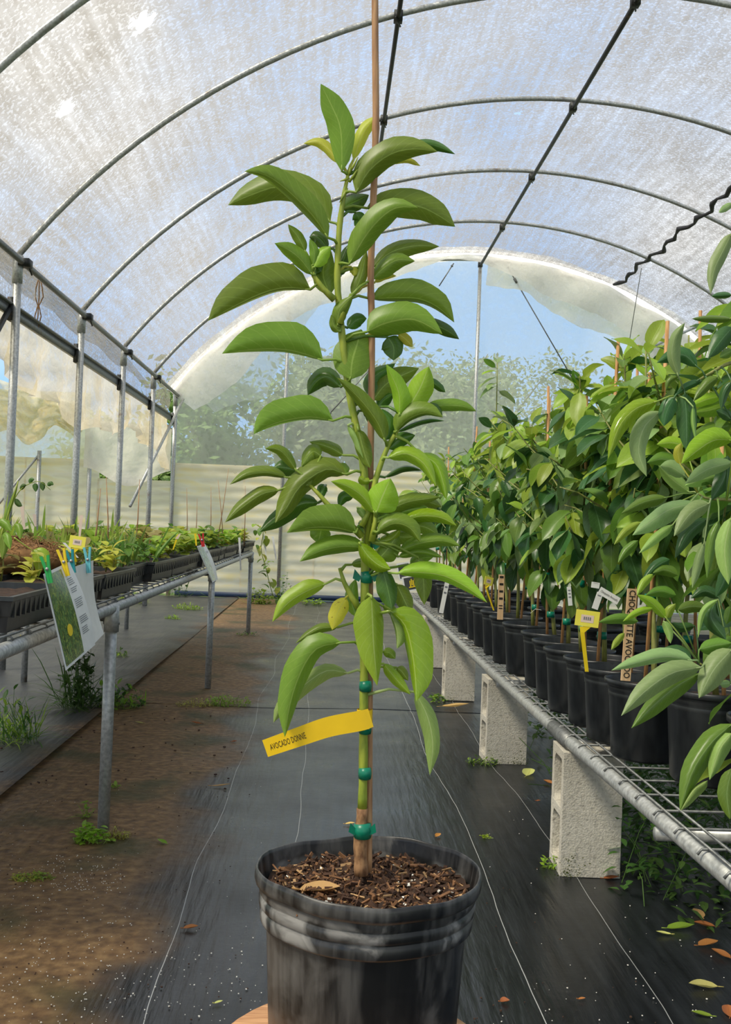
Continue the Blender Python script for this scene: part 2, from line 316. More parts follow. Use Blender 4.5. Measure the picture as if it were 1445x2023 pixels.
# ------------------------------------------------------------------ the greenhouse shell
ACX, ACZ, AR = 1.947, -.2975, 5.208
XL, XR, ZE = -2.2, 6.09, 2.80
Y0, DY = 7.4623, 1.925; YE = Y0+4*DY
HY = [Y0+DY*i for i in range(-5, 5)]
A0 = math.atan2(ZE-ACZ, XL-ACX); A1 = math.atan2(ZE-ACZ, XR-ACX)
def arc(u, r=AR): a = A0+(A1-A0)*u; return ACX+r*math.cos(a), ACZ+r*math.sin(a)
def wob(*a): return math.sin(a[0]*3.1+a[1]*1.7)*.5+math.sin(a[0]*7.3-a[1]*4.1+1.3)*.3+math.sin(a[0]*1.3+a[1]*9.7+.4)*.2
def roof(u, v):
    y = -7+(YE+7-.35)*u; x, z = arc(v, AR+.035-.05*abs(math.sin(math.pi*(y-Y0)/DY))+.006*wob(y*3, v*14)); return (x, y, z)
mb = MB(); mb.grid(roof, 140, 60); tag(mb.build('ceiling', M['roof']), 'translucent curved poly roof film beaded with droplets', None, None, 'structure')
def roof2(u, v):
    y = -7+(YE+7-.35)*u; x, z = arc(v, AR+.035-.05*abs(math.sin(math.pi*(y-Y0)/DY))); return (2*XL-x-.3, y, z)
mb = MB(); mb.grid(roof2, 60, 40); mb.build('added_neighbour_film', M['roof'], bpy.data.objects['ceiling'])  # roof of the neighbouring bay, added to weaken sun on the left side
fr = thing('greenhouse_frame', 'galvanized steel hoop frame of the greenhouse', 'frame', (XL, Y0, 0), None, 'structure')
for y in HY:
    if y < 1: continue
    mb = MB(); mb.tube([(arc(i/48)[0], y, arc(i/48)[1]) for i in range(49)], .022, 8); mb.build('hoop', M['galv'], fr)
    for x in (XL, XR):
        mb = MB(); mb.tube([(x, y, 0), (x, y, ZE+.03)], .03, 10); mb.tube([(x, y, ZE-.14), (x, y, ZE+.05)], .036, 10); mb.build('post', M['galv'], fr)
for x, z, r in ((2.03, 4.865, .02), (.36, 4.665, .017)):
    mb = MB(); mb.tube([(x, 1.5, z-.035), (x, YE, z-.035)], r, 8); p = mb.build('purlin', M['dark_metal'], fr)
    for y in HY:
        if y > 2: mb = MB(); mb.box((x, y, z-.02), (.06, .07, .07)); mb.tube([(x-.02, y-.06, z-.05), (x+.02, y+.06, z-.06)], .007, 5); mb.build('clamp', M['dark_metal'], p)
for x in (XL, XR):
    mb = MB(); mb.tube([(x+(.04 if x < 0 else -.04), 1.5, ZE), (x+(.04 if x < 0 else -.04), YE, ZE)], .022, 8); e = mb.build('eave_pipe', M['galvd'], fr)
    for y in HY:
        if y > 2: mb = MB(); mb.box((x+(.05 if x < 0 else -.05), y, ZE), (.075, .10, .05)); mb.tube([(x+.06, y+.03, ZE), (x+.07, y+.1, ZE-.06)], .006, 5); mb.build('clamp', M['dark_metal'], e)
mb = MB(); mb.box((XL-.06, 8.6, 2.48), (.03, 13.2, .07)); mb.box((XL-.04, 8.6, 2.515), (.05, 13.2, .012)); mb.build('hip_rail', M['galvd'], fr)
for y in HY[2:]:
    mb = MB(); mb.box((XL-.03, y+.02, 2.48), (.05, .09, .16)); mb.build('rail_bracket', M['dark_metal'], fr)
a, b = at(362, 789, Y=YE-.08), at(257, 1000, Y=13.2)
mb = MB(); mb.tube([a, b], .02, 8); mb.build('brace', M['galv'], fr)
mb = MB(); mb.tube([at(20, 607, Y=Y0), at(-30, 700, Y=6.9)], .022, 6); mb.build('brace', M['dark_metal'], fr)
# end wall posts and wires
for px, py, X in ((572, 600, -.66), (945, 520, 2.03), (1299, 640, 4.6)):
    z = ACZ+math.sqrt(AR**2-(X-ACX)**2)
    mb = MB(); mb.tube([(X, YE, 0), (X, YE, z)], .026, 8); mb.build('post', M['galv'], fr)
for X, z in ((-4.05, 1.95), (-3.35, 2.2)):
    mb = MB(); mb.tube([(X, YE-.06, 0), (X, YE-.06, z)], .03, 8); mb.build('post', M['galv'], fr)
mb = MB(); mb.tube([(-4.05, YE-.06, 1.9), (-4.75, YE-.2, .9)], .018, 6); mb.build('brace', M['galv'], fr)
for p, q in (((1003, 527), (1137, 757)), ((897, 520), (868, 565)), ((640, 830), (740, 720))):
    mb = MB(); mb.tube([at(*p, Y=YE-.05), at(*q, Y=YE-.05)], .009, 5); mb.tube([at(p[0]*.9+q[0]*.1, p[1]*.9+q[1]*.1, Y=YE-.05), at(p[0]*.86+q[0]*.14, p[1]*.86+q[1]*.14, Y=YE-.05)], .02, 6); mb.build('bracing_wire', M['galvd'], fr)
mb = MB(); mb.tube([at(1222, 735, Y=14.2), at(1216, 722, Y=14.2), at(1300, 680, Y=14.3), at(1450, 612, Y=14.5)], .02, 7); mb.build('bracket_arm', M['galv'], fr)
mb = MB(); mb.tube([at(1239, 705, Y=14.2), at(1268, 530, Y=13.2)], .005, 5); mb.build('bracing_wire', M['galvd'], fr)
# corded strap running over the right side of the film
o = []
for i in range(60):
    y = 5+i*(YE-.6-5)/59; x = 3.83+.03*math.sin(i*1.9)+.02*math.sin(i*.7); o.append((x, y, ACZ+math.sqrt((AR-.06)**2-(x-ACX)**2)))
mb = MB(); mb.tube(o, [.022+.009*math.sin(i*2.3) for i in range(60)], 6); tag(mb.build('roof_strap', M['black']), 'wavy black strap running under the right side of the roof film', 'strap')
# twine hanging by the left eave
a = at(78, 552, Y=8.2)
tw = thing('twine_bundle', 'frayed brown twine knotted on the left eave pipe', 'twine', a)
for k in range(3):
    mb = MB(); dx = (k-1)*.014
    mb.tube([a+Vector((0, 0, .03)), a+Vector((dx*1.6, 0, -.06)), a+Vector((dx*2.2, .01, -.13)), a+Vector((dx*.3, 0, -.2)), a+Vector((dx*1.7, 0, -.28)), a+Vector((dx*.5-.01, 0, -.34-.03*k))], .0045, 5); mb.build('strand', M['coir'], tw)
# left wall: short film valance, lower curtain with yellow sun tint put into its cream colour
def wl(u, v): y = -7+(YE+7-.05)*u; return (XL-.05+.03*wob(y*2, v*3)-.03, y, ZE+.13-.47*v)
mb = MB(); mb.grid(wl, 80, 4); wlo = mb.build('wall_left', M['roof']); tag(wlo, 'translucent film valance under the left eave', None, None, 'structure')
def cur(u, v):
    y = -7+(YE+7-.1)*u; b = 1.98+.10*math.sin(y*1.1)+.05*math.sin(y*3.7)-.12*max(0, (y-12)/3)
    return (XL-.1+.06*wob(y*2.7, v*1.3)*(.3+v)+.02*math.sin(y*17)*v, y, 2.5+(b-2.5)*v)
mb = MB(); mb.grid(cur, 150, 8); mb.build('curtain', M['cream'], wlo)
def wr(u, v): y = -7+(YE+7)*u; return (XR+.04, y, ZE*(1-v))
mb = MB(); mb.grid(wr, 20, 4); tag(mb.build('wall_right', M['roof']), 'translucent film side wall on the right', None, None, 'structure')
# end wall: clear film, white rolled band under the hoop, corrugated panels below
def endf(u, v):
    x, z = arc(u, AR); z0 = 1.7; return (x, YE+.05+.015*wob(x*2, z*3), z0+(z-z0)*v)
mb = MB(); mb.grid(endf, 60, 16); we = mb.build('wall_back', M['end']); tag(we, 'clear film end wall above corrugated panels', None, None, 'structure')
def band(f0, f1, mat, yy, name='film_flap'):
    def g(u, v):
        uu = f0[0]+(f0[1]-f0[0])*u; w = f1(uu); x, z = arc(uu, AR+.16-(w+.16)*v)
        return (x, yy+.05*wob(uu*22, v*2)+.03*math.sin(uu*60+v*2), z+.02*wob(uu*31, v*5)*v)
    mb = MB(); mb.grid(g, 90, 6); return mb.build(name, mat, we)
band((0, 1), lambda u: .28+.16*math.sin(u*9+.6)+.10*math.sin(u*23)+.75*max(0, u-.62), M['white'], YE-.1)
band((.02, .30), lambda u: .95-.9*abs(u-.10)/.2, M['haze'], YE+.0)
band((.52, 1), lambda u: .30+.30*math.sin((u-.52)*8)+.05*math.sin(u*40), M['white'], YE-.02)
def roofend(u, v): x, z = arc(u, AR+.03); return (x, YE-.42+.62*v, z+.02*math.sin(u*40)*v)
mb = MB(); mb.grid(roofend, 60, 3); mb.build('film_overhang', M['white'], we)
pw = 1.02; X = -6.3; k = 0
pan = MB(); pan.grid(lambda u, v: ((u-.5)*(pw+.02), .006*math.sin(v*2*math.pi*13)+.004*math.sin(v*31+u), 1.84*v), 2, 13*8); pme = pan.mesh('corrugated_panel', M['corr'])
while X < 6.2:
    inst('corrugated_panel', pme, we, (X+pw/2, YE+(.0 if k % 2 else .006)+.03, .02), None, (1, 1, .86 if k == 3 else 1)); X += pw; k += 1
mb = MB(); mb.box((0, YE-.06, .04), (4.2, .03, .07)); tag(mb.build('baseboard_back', M['tarpblue_p']), 'dark blue strip along the foot of the end wall', None, None, 'structure')
# neighbouring bay seen past the left posts
def gold(u, v):
    x = -5.4+1.95*u; top = 3.1-.5*u; bot = 2.0+.12*math.sin(u*17)+.2*u
    return (x, YE-.25+.12*wob(u*9, v*4)+.06*math.sin(u*37+v*5)+.04*math.sin(u*11-v*23), top+(bot-top)*v)
mb = MB(); mb.grid(gold, 46, 26); tag(mb.build('crumpled_sheet', M['gold']), 'crumpled golden plastic sheet hanging beyond the left posts', 'plastic sheet')
def wsh(u, v):
    x = -3.42+1.2*u; return (x, YE-.12+.03*wob(u*5, v*3), 2.42-.1*u+(1.62+.12*math.cos(u*6)-2.42+.1*u)*v)
mb = MB(); mb.grid(wsh, 20, 12); tag(mb.build('bright_opening_sheet', M['ivory']), 'ivory sheet standing in for the bright opening low beyond the left posts', 'plastic sheet')  # pale sheet put where an opening shows the bright outdoors
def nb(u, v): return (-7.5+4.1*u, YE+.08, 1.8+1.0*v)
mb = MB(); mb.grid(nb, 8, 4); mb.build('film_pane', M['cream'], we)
def wf(u, v): x, z = arc(u, AR); return (x, -7, z*v)
mb = MB(); mb.grid(wf, 24, 8); tag(mb.build('wall_front', M['end']), 'unseen clear film end wall added behind the camera', None, None, 'structure')  # unseen end of the house, added to make the front fill whiter
# floor
def flo(u, v): return (-7.6+13.8*u, -7+(YE+7)*v, -.006)
mb = MB(); mb.grid(flo, 12, 12); fl = mb.build('floor', M['mat']); tag(fl, 'black woven ground cloth floor with soil washed over it', None, None, 'structure')
def near(u, v): x = -1.15+2.6*u; y = 1.2+(6.30+.025*math.sin(x*5)+.03*x-1.2)*v; return (x, y, -.001+.0015*wob(x*4, y*2)-(.004 if v > .999 else 0))
mb = MB(); mb.grid(near, 40, 60); mb.build('mat_panel', M['mat'], fl)
def far(u, v): x = -1.15+2.2*u; y = 6.34+.025*math.sin(x*5)+.03*x+(YE-.1-6.4)*v; return (x, y, -.004+.001*wob(x*4, y*2))
mb = MB(); mb.grid(far, 30, 40); mb.build('mat_panel', M['mat'], fl)
def lef(u, v): x = -3.2+2.0*u; y = 2.2+(YE-2.3)*v; return (x, y, -.002+.012*abs(math.sin(x*5.5+y*.35+.8*math.sin(y*.6)))**3)
mb = MB(); mb.grid(lef, 60, 60); mb.build('mat_panel', M['matgrey'], fl)
def gro(u, v): return (-40+80*u, -20+90*v, -.05)
mb = MB(); mb.grid(gro, 4, 4); tag(mb.build('ground_outside', M['grass']), 'grass outside the greenhouse', None, None, 'structure')
# trees beyond the end wall
def tree(x, y, h, r, n, mat, label, low=.25, q=.22):
    n = int(n*4.5); q *= .62
    t = thing('garden_tree', label, 'tree', (x, y, -.05), 'trees beyond the end wall')
    mb = MB(); mb.tube([(x, y, -.05), (x+.1, y, h*.4), (x-.05, y, h*.85)], [.13, .09, .02], 7)
    for k in range(6):
        a = k*1.05; z = h*(.3+.08*k); mb.tube([(x, y, z), (x+r*.7*math.cos(a), y+r*.7*math.sin(a), z+h*.2)], [.05, .012], 5)
    mb.build('trunk', M['twig'], t)
    mb = MB(); cs = []
    for k in range(18):
        a = random.uniform(0, 6.28); zz = random.uniform(low, .92); rr = r*math.sqrt(random.random())*(1.1-.65*abs(zz-.5)); cs.append(Vector((x+rr*math.cos(a), y+rr*math.sin(a), h*zz)))
    for k in range(n):
        c = random.choice(cs)+Vector((random.gauss(0, 1), random.gauss(0, 1), random.gauss(0, .8)))*r*.24
        if c.z > h: c.z = h-random.random()*.4
        d = Vector((random.gauss(0, 1), random.gauss(0, 1), random.gauss(-.2, .7))).normalized(); s = d.cross(Vector((random.gauss(0, 1), random.gauss(0, 1), random.gauss(0, 1)))).normalized(); l = q*random.uniform(.6, 1.3)
        mb.add([c-d*l*.5, c+s*l*.24, c+d*l*.5, c-s*l*.24], [(0, 1, 2, 3)], [(.5, 0), (1, .5), (.5, 1), (0, .5)])
    f = mb.build('foliage', mat, t); f['kind'] = 'stuff'
for a in ((-2.25, 18.0, 3.95, 1.15, 2600, LM['tree'], 'leafy garden tree outside the left half of the end wall', .12, .24),
          (.34, 21, 4.5, 1.5, 2600, LM['tree2'], 'grey-green tree outside just behind the main avocado', .2, .3),
          (3.26, 28.5, 6.2, 1.9, 3000, LM['tree2'], 'tall hazy tree outside left of the center post', .2, .3),
          (6.1, 36, 7.0, 2.4, 3400, LM['tree2'], 'tall hazy tree outside right of the center post', .15, .3),
          (-4.8, 24, 3.4, 1.6, 1600, LM['tree'], 'low tree outside at the far left corner', .12, .3),
          (11.2, 45, 5.4, 2.6, 1800, LM['tree2'], 'low hazy tree outside behind the right bench', .1, .3)): tree(*a)
# ------------------------------------------------------------------ the avocado tree in front
PY = 1.35; SC = F/PY
pc = at(727, 1712, Y=PY); RIM = .1395; PH = .255
base = Vector((pc.x, pc.y, pc.z-PH))
bx_, by_ = base.x-.009, base.y
st = thing('wooden_stool', 'round wooden stool under the potted avocado tree', 'stool', (bx_, by_, 0))
mb = MB(); top = base.z+.027
mb.lathe([(0, top-.035), (.155, top-.035), (.172, top-.03), (.178, top-.018), (.176, top-.006), (.168, top), (0, top)], 48, (bx_, by_, 0)); mb.build('seat', M['wood'], st)
for k in range(4):
    a = math.pi/4+k*math.pi/2; mb = MB(); mb.tube([(bx_+.16*math.cos(a), by_+.16*math.sin(a), 0), (bx_+.11*math.cos(a), by_+.11*math.sin(a), top-.03)], [.014, .018], 10); mb.build('leg', M['wood'], st)
mb = MB(); mb.lathe([(.132, .14), (.140, .14), (.140, .152), (.132, .152), (.132, .14)], 32, (bx_, by_, 0)); mb.build('foot_ring', M['wood'], st)

T = thing('potted_avocado_tree', 'tall young avocado tree in a black nursery pot on the stool', 'potted tree', base)
def rimf(r, z, a, i):
    w = 1+.010*math.sin(2*a+2.6)+.006*math.sin(3*a+.6)+.004*math.sin(5*a+2)
    k = max(0, z-PH*.6)/(PH*.4)
    return r*(1+(w-1)*k), z+k*(.0030*math.sin(2*a+.4)+.0012*math.sin(5*a+1)+.0007*math.sin(11*a+2))
mb = MB(); R = RIM
prof = [(.0, .0285), (.105, .0285), (.112, .030), (.116, .038), (.1245, .186), (.1246, .1865), (.1315, .190), (.1325, .192), (.1335, .204), (.1315, .2065), (.1315, .208), (.1345, .2105), (.1352, .219), (.1330, .2215), (.1330, .223), (.1350, .2255), (.1352, .233), (.1352, .2335), (.1395, .236), (.1412, .241), (.1412, .249), (.1400, .2535), (.1385, .2545), (.1372, .2535), (.1365, .249), (.135, .240), (.132, .225), (.1295, .21), (.124, .18), (.112, .05)]
mb.lathe(prof, 72, base, rimf); mb.build('pot', M['pot'], T)
zs = base.z+.226
def soilh(x, y): return .007*wob(x*60, y*60)+.004*wob(x*150+2, y*140)+.006*(1-(x*x+y*y)/.017)
mb = MB(); vs = []; fs = []; nr, na = 22, 60
for i in range(nr+1):
    for j in range(na):
        r = .1295*i/nr; a = 2*math.pi*j/na; x, y = r*math.cos(a), r*math.sin(a); vs.append((base.x+x, base.y+y, zs+soilh(x, y)))
fs = [(i*na+j, i*na+(j+1) % na, (i+1)*na+(j+1) % na, (i+1)*na+j) for i in range(nr) for j in range(na)]
mb.add(vs, fs); mb.build('soil', M['soil'], T)
for nm, mat, n, ln, wd in (('bark_mulch', M['chip2'], 900, .012, .0035), ('bark_mulch', M['chip'], 520, .014, .0030), ('bark_mulch', M['chip3'], 170, .013, .0025), ('perlite_grains', M['perlite'], 60, .003, .0028)):
    mb = MB()
    for k in range(n):
        a = random.uniform(0, 6.28); r = .126*math.sqrt(random.random()); x, y = r*math.cos(a), r*math.sin(a)
        q = Matrix.Rotation(random.uniform(0, 6.28), 3, 'Z') @ Matrix.Rotation(random.gauss(0, .35), 3, 'Y') @ Matrix.Rotation(random.uniform(0, 3), 3, 'X'); l = ln*random.uniform(.35, 1.5)
        mb.box((base.x+x, base.y+y, zs+soilh(x, y)+.002), (l, wd*random.uniform(.5, 1.4), wd*random.uniform(.3, .9)), q)
    o = mb.build(nm, mat, T, False); o['kind'] = 'stuff'

def P3(p, dep=0.): return at(p[0], p[1], Y=PY-dep/1000)
main = [(714, 1728), (712, 1680), (713, 1640), (716, 1600), (718, 1520), (719, 1400), (720, 1250), (722, 1100), (722, 980), (716, 900), (701, 830), (688, 760), (679, 690), (672, 620), (667, 560), (668, 500), (672, 440), (680, 385), (688, 345)]
sr = [.0092, .0082, .0086, .0062, .0057, .0055, .0055, .0053, .0051, .0049, .0047, .0046, .0045, .0044, .0042, .004, .0036, .003, .002]
sm = catmull([(p[0], p[1], r*1000) for p, r in zip(main, sr)], 60)
def rough(i): return 1+.05*math.sin(i*2.1)+.03*math.sin(i*5.3)
k0 = next(i for i, p in enumerate(sm) if p[1] < 1612)
mb = MB(); mb.tube([P3(p) for p in sm[:k0+1]], [p[2]/1000*(rough(i)+.12*(i == k0)) for i, p in enumerate(sm[:k0+1])], 12); mb.build('graft_trunk', M['bark'], T)
mb = MB(); mb.tube([P3(p) for p in sm[k0:]], [p[2]/1000*rough(i) for i, p in enumerate(sm[k0:])], 12); mb.build('stem', M['stem'], T)
BR = [[(724, 1085), (738, 975), (743, 945), (757, 905), (770, 875), (786, 850), (790, 815)], [(716, 1060), (680, 1025), (648, 997), (630, 976), (612, 958)], [(735, 1070), (742, 1030), (742, 1005)], [(672, 640), (680, 610), (690, 590)], [(661, 592), (640, 572), (620, 545), (612, 525)], [(716, 1210), (695, 1180), (680, 1150), (671, 1122)], [(715, 1040), (735, 1000)]]
BD = [8, 12, 18, 8, 6, 8, 14]
for b, d in zip(BR, BD):
    mb = MB(); n = len(b); mb.tube([P3(p, d) for p in b], [.0045-.0025*i/(n-1) for i in range(n)], 8); mb.build('branch', M['stem'], T)
# small spikes of new growth at the tip
for a, b in (((690, 352), (672, 358)), ((688, 345), (708, 310)), ((690, 360), (706, 335)), ((686, 372), (671, 400)), ((688, 348), (693, 330))):
    mb = MB(); mb.tube([P3(a), P3(((a[0]+b[0])/2+1, (a[1]+b[1])/2), 3), P3(b, 4)], [.0016, .0018, .0004], 6); mb.build('bud', M['stem'], T)
stk = [(729, 1722), (730, 1500), (731, 1200), (732, 950), (734, 800), (735, 640), (733, 545), (738, 400), (743, 250), (742, 100), (741, -60)]
mb = MB(); q = catmull(stk, 80); mb.tube([P3(p, -9) for p in q], [.0044*(1+(.16 if i in (13, 31, 44, 52, 63) else 0)) for i in range(80)], 9); mb.build('stake', M['bamboo'], T)
for y, h, fl_ in ((1140, 20, 1), (1355, 18, 0), (1437, 22, 0), (1527, 20, 0), (1640, 26, 1), (1076, 12, 1)):
    i = min(range(60), key=lambda k: abs(sm[k][1]-y)); x = sm[i][0]+3; r = sm[i][2]/1000*1.18
    mb = MB(); mb.tube([P3((x, y+h/2), 0), P3((x+.5, y), 1), P3((x, y-h/2), 0)], [r+.0012, r+.0018, r+.001], 14)
    if fl_:
        for s in (-1, 1):
            a = P3((x+s*10, y), 6); mb.add([a, a+Vector((s*.009, -.004, .010)), a+Vector((s*.011, -.002, -.002)), a+Vector((s*.003, -.002, -.006))], [(0, 1, 2, 3)])
    mb.build('tie', M['tape'], T)
# name tag
TG = catmull([(733, 1418, 12, 18.5), (712, 1424, 15, 20), (650, 1436, 17, 20), (590, 1456, 16, 19), (524, 1479, 10, 17.5)], 24)
def tagp(s, t, off=0.):
    s = min(max(s, 0), 1)*23; k = min(int(s), 22); p = TG[k]+(TG[k+1]-TG[k])*(s-k); d = TG[k+1]-TG[k]; n = np.array([-d[1], d[0]])/math.hypot(d[0], d[1])
    return P3((p[0]-n[0]*t*p[3], p[1]-n[1]*t*p[3]), p[2]+off)
mb = MB(); mb.grid(lambda u, v: tagp(u, v*2-1), 23, 3); mb.grid(lambda u, v: tagp(1-u, v*2-1, -.5), 23, 3)
tg = mb.build('name_tag', M['yellowtag_p'], T); tg['label'] = 'yellow plastic name tag strapped to the stem'
mb = MB(); mb.tube([P3((721, 1401)), P3((720, 1438))], .0098, 14, False); mb.build('tag_loop', M['yellowtag_p'], tg)
vs, fs = text_mesh('AVOCADO DONNIE', 1.)
xs = [q[0] for q in vs]; w = max(xs)-min(xs)
mb = MB(); mb.add([tagp(.965-(q[0]-min(xs))/w*.27, -(q[1]*.95-.10), .4) for q in vs], fs); mb.build('lettering', M['ink_p'], tg, False)

# leaves: section, midrib pixels base->tip, blade reach left / right of travel, true half width, depth mm (base, tip), tone
SEC = dict(a=(400, 140, 2.58), b=(400, 600, 2.58), c=(480, 1080, 2.89), d=(1145, 340, 3.067), e=(860, 1040, 2.47), f=(1145, 960, 4.817), g=(860, 640, 2.47))
WT = ([0, .05, .12, .22, .34, .48, .62, .75, .86, .94, 1.], [.05, .42, .72, .93, 1.02, 1.03, .95, .77, .50, .22, 0.])
def leaf_geo(sec, pts, Lw, Rw, hw, d0, d1, tone, Y, parent, stems=None, bow=0., pet=True, nt_=12):
    ox, oy, s = SEC[sec]; p = [np.array([ox+x/s, oy+y/s]) for x, y in pts]; Lw, Rw, hw = Lw*1.1/s, Rw*1.1/s, hw*1.1/s; sc = F/Y
    cs = catmull(p, nt_+1); mb = MB(); vs = []; uv = []; ph = random.uniform(0, 6); amp = random.uniform(.3, 1.)
    for i, c in enumerate(cs):
        t = i/nt_; d = cs[min(i+1, nt_)]-cs[max(i-1, 0)]; d = d/(np.hypot(*d)+1e-9); n = np.array([d[1], -d[0]]); w = float(np.interp(t, *WT)); w *= 1+.03*math.sin(t*17+ph)
        dep = d0+(d1-d0)*t+bow*math.sin(math.pi*t)
        for u in (-1, -.55, 0, .55, 1):
            e = (Lw if u < 0 else Rw); au = abs(u); side = 1 if u < 0 else -1
            back = math.sqrt(max(0, hw*hw-e*e)) if abs(e) < hw else 0
            pp = c+n*side*e*w*au; dd = dep/1000-back*w*au/sc - .0022*math.sin(au*math.pi)*-1*w + amp*.0020*math.sin(t*13+ph+u*2)*au*w
            vs.append(at(pp[0], pp[1], Y=Y-dd)); uv.append((.5+u/2, t))
    mb.add(vs, [(i*5+j, i*5+j+1, (i+1)*5+j+1, (i+1)*5+j) for i in range(nt_) for j in range(4)], uv)
    if pet and stems:
        b = cs[0]; best = None
        for pl, dpt in stems:
            for q in pl:
                dist = math.hypot(q[0]-b[0], (q[1]-b[1]-8)*1.0)
                if best is None or dist < best[0]: best = (dist, q, dpt)
        if best[0] < 130:
            q = best[1]; v0 = at(b[0], b[1], Y=Y-d0/1000); v1 = at(q[0], q[1], Y=Y-best[2]/1000); d = vs[2*5+2]-v0; mid = (v0+v1)/2-d*.12+Vector((0, 0, .004))
            mb.tube([v1, mid, v0, v0+d*.3], [.0024, .0018, .0016, .0008], 6, True, (.5, .3))
    o = mb.build('leaf', LM[tone], parent); return o
stems = [([tuple(x[:2]) for x in sm], 0)]+[([tuple(x) for x in catmull(b, 14)], d) for b, d in zip(BR, BD)]
